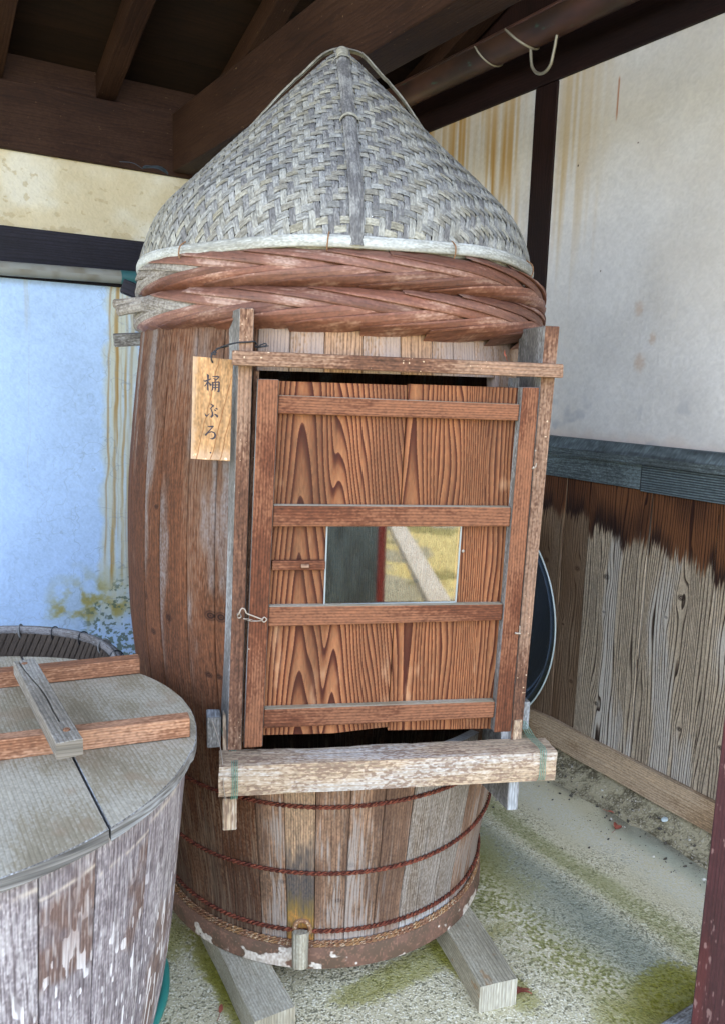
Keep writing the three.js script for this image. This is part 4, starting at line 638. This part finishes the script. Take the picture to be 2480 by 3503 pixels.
// ================================================================== hanging sign
{
  // strokes traced as polylines (x right, y down) with widths
  const S = [
    [[398, 515, 4], [415, 540, 15], [414, 620, 9], [408, 720, 10], [412, 800, 12], [418, 835, 3]], [[335, 640, 5], [360, 648, 10], [420, 622, 8], [462, 603, 7], [476, 600, 2]], [[412, 645, 9], [390, 690, 8], [360, 730, 7], [340, 745, 2]], [[418, 655, 5], [445, 692, 9], [466, 712, 13], [472, 716, 3]],
    [[500, 548, 4], [540, 552, 8], [600, 546, 10], [625, 552, 9], [600, 585, 8], [565, 622, 6], [548, 634, 2]], [[520, 585, 4], [550, 600, 9], [570, 612, 7]], [[492, 655, 4], [503, 668, 10], [505, 740, 10], [498, 800, 10], [485, 826, 3]], [[498, 668, 6], [560, 656, 8], [615, 650, 10], [632, 660, 10], [626, 740, 11], [622, 820, 13], [612, 836, 8], [592, 822, 4]], [[506, 715, 6], [560, 708, 7], [618, 704, 6]], [[506, 765, 6], [560, 757, 7], [618, 752, 6]], [[556, 632, 5], [560, 700, 9], [556, 780, 10], [545, 832, 4]],
    [[457, 1072, 3], [490, 1090, 8], [515, 1108, 10], [490, 1128, 8], [463, 1160, 7], [478, 1195, 7], [497, 1240, 9], [498, 1290, 14], [478, 1320, 12], [458, 1322, 4]], [[352, 1262, 3], [366, 1300, 9], [385, 1310, 9], [405, 1290, 6], [440, 1260, 3]], [[528, 1262, 3], [560, 1275, 11], [588, 1300, 15], [592, 1318, 8]], [[528, 1180, 4], [550, 1192, 10], [560, 1200, 5]], [[555, 1150, 4], [580, 1160, 11], [592, 1170, 6]],
    [[405, 1505, 4], [440, 1512, 9], [485, 1502, 10], [510, 1500, 8], [480, 1535, 8], [420, 1605, 8], [365, 1670, 14], [356, 1680, 6]], [[365, 1668, 6], [420, 1625, 7], [480, 1605, 8], [530, 1625, 10], [550, 1670, 13], [535, 1715, 14], [495, 1742, 10], [445, 1742, 3]],
    [[452, 2010, 10], [456, 2016, 10]],
  ];
  // sign plank is 0.0785 x 0.204; photo pixels to plank metres
  const toX = (x, y) => (x - mix(130, 65, (y - 180) / 1960)) / 772 * 0.0785, toY = (y) => 0.204 - (y - 192) / 1955 * 0.204;
  const segs = []; for (const st of S) for (let i = 0; i + 1 < st.length; i++) { const a = st[i], b = st[i + 1], k = 0.0785 / 772; segs.push([toX(a[0], a[1]), toY(a[1]), a[2] * k, toX(b[0], b[1]), toY(b[1]), b[2] * k]); }
  const tx = texMat(woodTex({ W: 0.0785, H: 0.204, nx: 240, ny: 620, seed: 171, early: 0xa27f58, deep: 0x93704a, late: 0x7a5434, period: 0.02, waver: 0.01, contrast: 0.3, fibre: 0.4, blot: 0.3, gScale: 0.02, gScaleY: 0.06, post: (q, x, y, U, V, i) => {
    let c = q.slice(0, 3); const n = fb(U * 8, V * 14, 8, 14, 5, 3);
    c = mixc(c, [176, 152, 128], sstep(0.012, 0.002, x + (n - 0.5) * 0.012) * 0.6); c = mixc(c, [170, 146, 124], sstep(0.03, 0.004, y + (n - 0.5) * 0.03) * 0.6); c = mixc(c, [238, 214, 172], sstep(0.62, 0.7, n) * sstep(0.014, 0.006, y) * 0.9);
    for (const [xa, k, w] of [[0.085, 0.22, 0.00055], [0.052, 0.2, 0.0005], [0.10, 0.2, 0.0006]]) { const d = Math.abs(x - (xa - (0.204 - y) * k) - 0.004 * (n - 0.5)); c = mixc(c, [112, 70, 38], sstep(w * 2.4, w * 0.6, d) * 0.75); }
    let d = 1; for (const s of segs) { const vx = s[3] - s[0], vy = s[4] - s[1], t = clamp(((x - s[0]) * vx + (y - s[1]) * vy) / (vx * vx + vy * vy + 1e-12)); d = Math.min(d, Math.hypot(x - s[0] - vx * t, y - s[1] - vy * t) - mix(s[2], s[5], t) * 1.45); }
    c = mixc(c, [44, 42, 50], sstep(0.0003, -0.0003, d) * 0.93); return [...c, q[3]];
  } }), { bump: 0.0004, rough: 0.7 });
  const s = thing('hanging_sign', 'small tan wooden plank sign with black Japanese brush lettering hung by wire', 'sign', [BX, 1.33, BZ]); s.rotation.y = -TH;
  const g = plate([[0, 0], [0.0785, -0.002], [0.0785, 0.202], [0, 0.204]], 0.008, 0.0008); g.rotateZ(-0.03); g.translate(-0.3505, 0.002, 0.497); mesh('sign_board', g, tx, s);
  const w = (pts, r = 0.0016) => tube(pts.map((p) => V3(p[0], p[1] - 1.33, p[2])), r, 50, 5);
  mesh('hanging_wire', mergeGeometries([w([[-0.306, 1.524, 0.507], [-0.309, 1.533, 0.509], [-0.307, 1.542, 0.507], [-0.299, 1.549, 0.507], [-0.29, 1.5545, 0.512], [-0.27, 1.5615, 0.521], [-0.254, 1.565, 0.518], [-0.235, 1.5665, 0.518], [-0.224, 1.568, 0.517], [-0.2215, 1.5655, 0.505], [-0.223, 1.559, 0.503], [-0.214, 1.558, 0.506], [-0.199, 1.5625, 0.508], [-0.2015, 1.565, 0.508], [-0.214, 1.561, 0.507]]),
    w([[-0.301, 1.5465, 0.507], [-0.297, 1.5525, 0.506], [-0.285, 1.5545, 0.511], [-0.275, 1.557, 0.518]], 0.0012), w([[-0.222, 1.567, 0.513], [-0.216, 1.56, 0.51], [-0.205, 1.559, 0.508], [-0.1955, 1.561, 0.508]], 0.0012), w([[-0.309, 1.543, 0.507], [-0.3, 1.54, 0.509], [-0.304, 1.547, 0.508], [-0.298, 1.544, 0.507]], 0.0014)]), M.wireDark, s);
}
// stick poking out behind the barrel at the left, and the dark block above it
{
  const g = box(0.5, 0.034, 0.03, 0, 0.002); const m = mesh('prop_stick', g, M.greyFrame); m.position.set(0.85, 1.61, -2.2); m.rotation.set(0.15, -0.18, 0.12); tag(m, 'short pale weathered stick poking out left of the barrel below the lowest hoop', 'stick');
  const b = box(0.12, 0.036, 0.04, 0, 0.004); const k = mesh('timber_block', b, M.rail); k.position.set(0.66, 1.705, -2.14); k.rotation.set(0, -0.3, -0.35); tag(k, 'dark timber stub behind the left ends of the two braided hoops', 'timber block');
}
// ================================================================== woven pointed basket on top of the barrel
{
  const PR = [[0, 2.313], [0.02, 2.304], [0.048, 2.281], [0.09, 2.24], [0.14, 2.194], [0.19, 2.147], [0.24, 2.1], [0.288, 2.051], [0.33, 2.01], [0.37, 1.972], [0.408, 1.936], [0.442, 1.9], [0.468, 1.863], [0.487, 1.823], [0.496, 1.79], [0.5, 1.765]];
  const arc = [0]; for (let i = 1; i < PR.length; i++) arc.push(arc[i - 1] + Math.hypot(PR[i][0] - PR[i - 1][0], PR[i][1] - PR[i - 1][1]));
  const RM = arc[arc.length - 1];
  const sp = new THREE.CatmullRomCurve3(PR.map((p) => V3(p[0], p[1], 0)), false, 'catmullrom', 0.5);
  const table = []; { const N = 400; let l = 0, last = sp.getPoint(0); table.push([0, last.x, last.y]); for (let i = 1; i <= N; i++) { const p = sp.getPoint(i / N); l += p.distanceTo(last); last = p; table.push([l, p.x, p.y]); } }
  const prof = (R) => { R = clamp(R, 0, table[table.length - 1][0]); let a = 0, b = table.length - 1; while (b - a > 1) { const m = (a + b) >> 1; if (table[m][0] <= R) a = m; else b = m; } const t = (R - table[a][0]) / (table[b][0] - table[a][0] + 1e-9); const dx = table[b][1] - table[a][1], dy = table[b][2] - table[a][2], l = Math.hypot(dx, dy) || 1; return [mix(table[a][1], table[b][1], t), mix(table[a][2], table[b][2], t), -dy / l, dx / l]; };
  const AZ0 = rad(-25.8), BY = 1.765, UPL = -0.003;
  const droop = (a, k) => -0.024 * Math.pow(Math.max(0, Math.cos(a - rad(-122))), 2) * k;                       // azimuth of the front rib
  const hat = thing('woven_basket_cover', 'grey pointed woven bamboo basket upturned as a cap on the barrel', 'basket', [BX + r0.x * 0.006, BY + UPL, BZ + r0.z * 0.006]);
  const surf = (X, Y, lift) => {                            // X to the right, Y towards the front rib, both in metres along the mat
    const R = Math.hypot(X, Y), a = Math.atan2(X, Y) + AZ0, [r, y, nr, ny0] = prof(R), dent = (fb(X * 4 + 20, Y * 4 + 20, 999, 999, 6, 2) - 0.5) * 0.014 * sstep(0.05, 0.3, R) * sstep(RM, RM - 0.12, R);
    const n = [-ny0 * 0 + nr, -ny0 * -1]; // outward normal of the profile
    const ou = Math.abs(nr), up = Math.abs(ny0); const d = lift + dent;
    return [Math.sin(a) * (r + ou * d), y - BY + up * d + droop(a, sstep(RM - 0.16, RM, R)), Math.cos(a) * (r + ou * d)];
  };
  const P = 0.0184, n = Math.floor(RM / P), q = rng(21), hash2 = (i, j) => hsh(i + 500, j + 500, 3);
  for (let dir = 0; dir < 2; dir++) for (let i = -n; i <= n; i++) {
    const c0 = i * P + (hash2(i, dir * 77) - 0.5) * 0.0025, half = Math.sqrt(Math.max(0, (RM - 0.006) ** 2 - c0 * c0)); if (half < P) continue;
    const j0 = Math.ceil(-half / P), j1 = Math.floor(half / P), st = [];
    st.push([-half, 0]); for (let j = j0; j <= j1; j++) { const over = (((i + (dir ? 0 : 0)) + j * 1) % 4 + 4) % 4 < 2; const o = dir ? !over : over; st.push([j * P - P * 0.26, o ? 1 : -1]); st.push([j * P + P * 0.26, o ? 1 : -1]); } st.push([half, 0]);
    const ss = st.filter((s) => Math.abs(s[0]) <= half + 1e-6);
    const hw = P * (dir ? 0.48 : 0.43) * (0.94 + 0.09 * q()), ou = q() * 3, ov = q() * 3, tw = (q() - 0.5) * 0.003;
    const nu = ss.length - 1;
    const g = gridGeo(2, nu, (v, u) => {
      const [s, o] = ss[Math.round(u * nu)], w = (v - 0.5) * 2, sl = (fb(s * 9 + 30, i * 3 + dir * 50 + 200, 9999, 9999, 9, 2) - 0.5) * 0.005;
      const lift = 0.0014 * o + (1 - w * w) * 0.0006 + (hash2(i * 3 + dir, Math.round(s * 40)) - 0.5) * 0.0009, a = c0 + w * hw + sl + tw * s;
      const p = dir ? surf(a, s, lift) : surf(s, a, lift);
      return [...p, w * hw + ou, s + ov];
    });
    mesh('strip', g, dir ? M.hatA[Math.abs(i) < 9 && q() < 0.6 ? 2 : q() < 0.12 ? 2 : q() < 0.5 ? 0 : 1] : M.hatB[Math.floor(q() * 3)], hat);
  }
  // ribs: split bamboo with nodes
  const rib = (az, off, s0, s1, hw, mat) => {
    const g = gridGeo(6, 60, (v, u) => { const s = mix(s0, s1, u), w = (v - 0.5) * 2, node = [0.13, 0.245, 0.43, 0.62].reduce((m, k) => m + Math.exp(-(((s - k) / 0.004) ** 2)), 0);
      const p = surf(w * hw * (1 + 0.05 * node), Math.max(s, 0.0), 0.006 + 0.006 * (1 - w * w) + node * 0.0025 + off * sstep(0, 0.05, s) * sstep(0.34, 0.16, s)); const a = az; const x = p[0], z = p[2]; return [x * Math.cos(a) + z * Math.sin(a), p[1], -x * Math.sin(a) + z * Math.cos(a), w * hw + az, s]; });
    return mesh('rib', g, mat, hat);
  };
  rib(0, 0.0, 0.004, 0.79, 0.0205, M.hatA[2]); rib(Math.PI, 0.0, 0.004, 0.78, 0.0135, M.hatA[0]);
  rib(rad(88), 0.018, 0.004, 0.78, 0.009, M.hatB[0]); rib(rad(-92), 0.008, 0.004, 0.78, 0.009, M.hatB[0]);
  // apex wrap and ties over the front rib
  const tie = (s, w, hw) => { const g = gridGeo(12, 2, (u, v) => { const X = mix(-hw, hw, u), k = 1 - (X / hw) ** 2, p = surf(X, s + (v - 0.5) * w - k * 0.0 + (1 - k) * 0.012, 0.0035 + 0.0115 * Math.pow(k, 0.6)); return [...p, v * w, X]; }); mesh('tie', g, M.hatB[2], hat); };
  tie(0.075, 0.007, 0.034); tie(0.355, 0.012, 0.03); tie(0.05, 0.05, 0.0185);
  // rim: outer and inner split-bamboo bands
  const band = (r, y0, y1, th, name, mat) => { const g = gridGeo(160, 6, (u, v) => { const a = u * Math.PI * 2, pr = [[r - th, y0], [r, y0 + 0.001], [r + 0.002, mix(y0, y1, 0.35)], [r + 0.002, mix(y0, y1, 0.65)], [r - 0.001, y1 - 0.001], [r - th, y1], [r - th, y0]][Math.round(v * 6)], wv = 0.003 * Math.sin(a * 3 + 1) + 0.002 * Math.sin(a * 7); return [Math.sin(a) * pr[0], pr[1] - BY + wv + droop(a, 1), Math.cos(a) * pr[0], v * 0.06, a * r]; }); mesh(name, g, mat, hat); };
  band(0.504, 1.763, 1.788, 0.006, 'rim_band', M.rim); band(0.490, 1.757, 1.776, 0.006, 'inner_rim_band', M.hatB[2]);
  for (const az of [-71, -32.5, -2, 34, 78, 120, 170, -120]) { const a = rad(az), bm = mesh('rim_binding', tube([V3(Math.sin(a) * 0.489, -0.014, Math.cos(a) * 0.489), V3(Math.sin(a) * 0.512, -0.009, Math.cos(a) * 0.512), V3(Math.sin(a + 0.004) * 0.513, 0.014, Math.cos(a + 0.004) * 0.513), V3(Math.sin(a + 0.006) * 0.498, 0.027, Math.cos(a + 0.006) * 0.498)], 0.0016, 24, 5), M.twine, hat); bm.position.y = droop(a, 1); }
}
// leaves
function leaf(name, label, pos, rot, size, mat, lobes = 1) {
  const gs = [];
  for (let k = 0; k < lobes; k++) { const g = gridGeo(4, 10, (u, v) => { const w = (u - 0.5) * 2, W = Math.sin(Math.PI * Math.pow(v, 0.8)) * 0.22, s = Math.round(v * 10) % 2 ? 0.85 : 1; return [w * W * s, Math.abs(w) * 0.08 + Math.sin(v * 3) * 0.12, v, u, v]; }); g.rotateY((k - (lobes - 1) / 2) * 0.75); g.scale(size, size, size); gs.push(g); }
  gs.push(tube([V3(0, 0, 0), V3(0, 0.1 * size, -0.35 * size), V3(0.1 * size, 0.05 * size, -0.8 * size)], 0.0008, 8, 4));
  const m = mesh(name, mergeGeometries(gs.map((g) => { g.deleteAttribute('uv'); return g; })), mat); m.position.set(...pos); m.rotation.set(...rot); return tag(m, label, 'leaf');
}
leaf('dry_leaf', 'curled dry maple leaf leaning on the right beam under the barrel', [1.262, 0.034, -1.215], [-0.5, 2.2, 0.2], 0.034, M.leaf, 5);
leaf('dry_leaf', 'dry red-brown leaf lying near the wainscot on smooth concrete', [2.045, 0.036, -1.58], [0.1, 2.0, 0.2], 0.036, M.leaf, 2);
leaf('dry_leaf', 'small brown leaf in the grit closest to the baseboard', [2.1, 0.045, -1.66], [0.1, 0.6, 0.1], 0.022, M.leaf, 1);
leaf('dry_leaf', 'little reddish leaf on the concrete left of the left beam', [0.615, 0.036, -1.52], [0.1, 2.6, 0.3], 0.026, M.leaf, 1);
leaf('dry_leaf', 'tiny red leaf stuck above the lintel near its right end', [BX + 0.92 * 0.3 - 0.384 * 0.52, 1.555, BZ + 0.384 * 0.3 + 0.92 * 0.52], [-1.2, -0.6, 0.5], 0.016, M.leaf, 1);
leaf('dark_leaf', 'dark bluish leaf caught behind the left shoulder of the woven basket', [0.615, 1.985, -1.99], [0.0, 1.9, 0.15], 0.075, M.leafDark, 1);
{ const g = new THREE.IcosahedronGeometry(0.011, 1); g.scale(1.3, 0.6, 0.9); wobble(g, 0.005, 4, 80); const m = mesh('pebble', g, M.rimWhite); m.position.set(2.185, 0.076, -1.495); tag(m, 'white pebble on the mortar edge near the red post', 'pebble'); }
// ================================================================== bearers under the barrel
function bearer(label, x0, z0, x1, z1, w) {
  const L = Math.hypot(x1 - x0, z1 - z0), g = new THREE.BoxGeometry(w, 0.07, L, 6, 4, 50); uvGrain(g, 2, offR() * 2, offR() * 2); wobble(g, 0.006, Math.round(x0 * 50), 8);
  const m = mesh('bearer_beam', g, M.sleeper); m.position.set((x0 + x1) / 2, 0.0645, (z0 + z1) / 2); m.rotation.y = Math.atan2(x1 - x0, z1 - z0); return tag(m, label, 'beam', 'beams carrying the barrel');
}
bearer('squared grey beam under the left side of the barrel, running towards the viewer', 0.76, -2.35, 0.694, -1.392, 0.098);
bearer('squared grey beam under the right side of the barrel with its end grain showing', 1.448, -2.2, 1.19, -1.208, 0.098);
// ================================================================== big covered bucket
const KX = 0.068, KZ = -1.52;
{
  const pr = [[0.0, 0.33], [0.06, 0.338], [0.15, 0.362], [0.2, 0.376], [0.25, 0.389], [0.3, 0.397], [0.36, 0.407], [0.44, 0.4175], [0.52, 0.424], [0.8, 0.45]];
  const Rk = smoothProf(pr), b = thing('covered_bucket', 'wide weathered purplish grey stave bucket with white flaking, in the lower left corner', 'bucket', [KX, 0.03, KZ]);
  const seams = [13.2, 25.2, 41, 58, 71, 88, 104, 121, 140, 158, 178, 196, 212, 230, 250, 268, 285, 302, 320, 337, 354, 373.2], q = rng(31);
  for (let i = 0; i < seams.length - 1; i++) mesh('stave', stave(Rk, seams[i], seams[i + 1], 0, 0.775, q() * 5, 0.03, 0.0015), M.bucket, b);
  // lid
  const lid = thing('bucket_lid', 'grey board lid with two brown battens and a handle bar on the big bucket', 'lid', [KX, 0.807, KZ]);
  const R = 0.466, cut = [-0.47, -0.21, -0.02, 0.2125, 0.47];
  for (let i = 0; i < 4; i++) {
    const x0 = cut[i] + 0.0018, x1 = cut[i + 1] - 0.0018, sk = (b2) => 0.0145 * b2, pts = [], N = 40;
    const inside = (x) => Math.sqrt(Math.max(0, R * R - x * x));
    for (let k = 0; k <= N; k++) { const x = clamp(mix(x0, x1, k / N), -R + 1e-4, R - 1e-4); pts.push([x, -inside(x)]); }
    for (let k = N; k >= 0; k--) { const x = clamp(mix(x0, x1, k / N), -R + 1e-4, R - 1e-4); pts.push([x, inside(x)]); }
    const g = plate(pts.map(([x, y]) => [x + (Math.abs(x) < 0.4 ? sk(y) : 0), y]), 0.023, 0.0015, i * 0.31 + (i === 2 ? 0.2 : 0), 0.5); g.rotateX(-Math.PI / 2); g.translate(0, [0, -0.001, 0.0, -0.0012][i], 0); mesh('lid_board', g, [M.lid, M.greyFrame], lid);
  }
  const bat = (x0, x1, zc, sl, h, w) => { const g = box(x1 - x0, h, w, 0, 0.003); const m = mesh('batten', g, M.batten, lid); m.rotation.y = -Math.atan(sl); const xm = (x0 + x1) / 2; m.position.set(xm - KX, 0.0228 + h / 2, zc + sl * (xm - 0.36) - KZ); };
  bat(-0.33, 0.508, -1.737, 0.19, 0.036, 0.035); bat(-0.29, 0.496, -1.377, 0.222, 0.039, 0.03);
  { const line = [[-0.011, 0.215], [-0.009, 0.15], [-0.004, 0.09], [0.001, 0.04], [0.0025, -0.02], [0.001, -0.08], [0.0015, -0.13]], out = [[-0.0215, -0.213], [0.0205, -0.2145], [0.0212, 0.214]];
    for (const [x, z] of line) out.push([x + 0.0011, z]); for (const [x, z] of line.slice().reverse()) out.push([x - 0.0011, z]); out.push([-0.0208, 0.2155]);
    const g = plate(out, 0.03, 0.0012, 0.05, 0.3); g.rotateX(-Math.PI / 2); g.translate(0, -0.015, 0);
    const m = mesh('handle_bar', g, M.handle, lid); m.position.set(0.258 - KX, 0.0228 + 0.038 + 0.0152, -1.497 - KZ); m.rotation.set(0.004, 0.0, 0);
    const pn = new THREE.CylinderGeometry(0.006, 0.006, 0.003, 10); for (const [x, z] of [[-0.003, -0.19], [0.004, 0.17]]) { const k = mesh('peg', pn, M.batten, lid); k.position.set(m.position.x + x, m.position.y + 0.0152, m.position.z + z); } }
}
// basket behind the bucket
{
  const b = thing('wicker_basket', 'round dark wicker basket with bound bamboo rim behind the covered bucket', 'basket', [0.211, 0.03, -2.48]);
  const R = 0.437, y = 0.57;
  const rimg = gridGeo(120, 10, (u, v) => { const a = u * Math.PI * 2, c = v * Math.PI * 2, r = R + 0.016 * Math.cos(c), yy = y + 0.02 * Math.sin(c) + (Math.cos(c) > 0 ? 0 : 0.001); return [Math.sin(a) * r, yy, Math.cos(a) * r, v * 0.08, a * R]; }); mesh('rim', rimg, M.basket, b);
  const rim2 = gridGeo(120, 8, (u, v) => { const a = u * Math.PI * 2, c = v * Math.PI * 2, r = R - 0.012 + 0.008 * Math.cos(c); return [Math.sin(a) * r, y + 0.008 + 0.016 * Math.sin(c), Math.cos(a) * r, v * 0.08, a * R + 0.3]; }); mesh('rim', rim2, M.basket, b);
  for (let k = 0; k < 22; k++) { const a = k / 22 * Math.PI * 2 + 0.05, pts = []; for (let i = 0; i < 12; i++) { const c = i / 12 * Math.PI * 2, r = R - 0.004 + 0.0225 * Math.cos(c); pts.push(V3(Math.sin(a + 0.01 * Math.sin(c)) * r, y + 0.024 * Math.sin(c), Math.cos(a + 0.01 * Math.sin(c)) * r)); } mesh('binding', tube(pts, k % 3 ? 0.0022 : 0.0035, 30, 5, true), k % 3 ? M.wireDark : M.hatB[1], b); }
  // slanted wattle of the wall
  const gs = []; for (let k = 0; k < 120; k++) for (const [s, rr] of [[1, 0], [-1, 0.005]]) { const a0 = k / 110 * Math.PI * 2; gs.push(gridGeo(2, 8, (v, u) => { const a = a0 + s * u * 0.5, w = (v - 0.5) * 0.046, r = R - 0.022 - u * 0.07 + rr; return [Math.sin(a + w) * r, y - u * 0.5, Math.cos(a + w) * r, v * 0.02 + k * 0.03, u * 0.6]; })); }
  const ws = mesh('wicker_wall', mergeGeometries(gs), M.weaveDark, b); ws.userData.kind = 'stuff';
  const ln = new THREE.CylinderGeometry(R - 0.012, R - 0.09, 0.5, 60, 1, true); ln.translate(0, y - 0.26, 0); M.dark.side = THREE.DoubleSide; mesh('wicker_lining', ln, M.dark, b);
  const li = new THREE.CylinderGeometry(0.342, 0.342, 0.015, 40); li.translate(0, 0.075, 0); mesh('basket_floor', li, M.dark, b);
}
// hose on the floor beside the bucket
{ const g = tube([V3(0.35, 0.042, -1.95), V3(0.5, 0.042, -1.86), V3(0.552, 0.042, -1.75), V3(0.538, 0.042, -1.68), V3(0.517, 0.042, -1.63), V3(0.492, 0.042, -1.59), V3(0.462, 0.042, -1.55), V3(0.43, 0.042, -1.5), V3(0.42, 0.042, -1.4), V3(0.43, 0.042, -1.25)], 0.0125, 80, 10); tag(mesh('garden_hose', g, M.hose), 'teal hose lying around the foot of the grey bucket', 'hose'); }
// ================================================================== iron basin leaning on the wainscot
{
  const b = thing('enamel_basin', 'large round black basin with pale rim edge standing on edge behind the barrel', 'basin', [2.135, 0.567, -2.476]); b.rotation.z = Math.PI / 2;
  const lathe = (p, seg = 96) => new THREE.LatheGeometry(p.map((a) => new THREE.Vector2(a[0], a[1])), seg);
  mesh('basin_floor', lathe([[0, -0.078], [0.2, -0.078], [0.38, -0.076], [0.405, -0.072]]), M.enamel, b); M.enamel.side = THREE.DoubleSide;
  mesh('basin_wall', lathe([[0.405, -0.072], [0.42, -0.066], [0.432, -0.052], [0.44, -0.03], [0.447, -0.012], [0.456, -0.004], [0.472, -0.001], [0.484, 0.0]]), M.enamelGloss, b);
  const t = new THREE.TorusGeometry(0.4855, 0.003, 8, 120); t.rotateX(Math.PI / 2); mesh('rim_edge', t, M.rimWhite, b);
}
// ================================================================== red post and threshold in the right foreground
{
  const w = 0.1, d = 0.1, g = box(w, 2.9, d, 1, 0.004, 0.05, 0.0); g.translate(0, 1.45, 0); const m = mesh('door_post', g, M.redPost); m.position.set(1.469 + w / 2, 0.061, -0.893 + d / 2); tag(m, 'dark red painted post with scraped paint at the right edge', 'post');
  const t = mesh('threshold_board', box(0.9, 0.05, 0.16, 0, 0.004), M.greyFrame); t.position.set(1.85, 0.0355, -0.88); tag(t, 'grey threshold board at the foot of the red post', 'threshold');
}
// ================================================================== what the window pane mirrors, in the yard behind the viewer
{
  const k = mesh('path_kerb', (() => { const g = box(0.16, 0.07, 9, 2, 0.006); return g; })(), M.stone); k.position.set(-0.62, 0.03, 6.4); k.rotation.y = -0.285; tag(k, 'pale stone kerb of the path mirrored across the door window', 'kerb', null, 'structure');
  const l = mesh('door_leaf', box(0.5, 2.0, 0.035, 1, 0.004), M.ledge); l.position.set(-0.005, 1.03, 1.95); tag(l, 'dark door leaf mirrored as the dark left half of the door window', 'door');
  const p = mesh('gate_post', box(0.045, 2.1, 0.06, 1, 0.004), new THREE.MeshStandardMaterial({ color: 0x7c2a26, roughness: 0.6 })); p.position.set(0.268, 1.08, 1.95); tag(p, 'thin red post mirrored as a red stripe in the door window', 'post');
}
renderer.render(scene, camera);
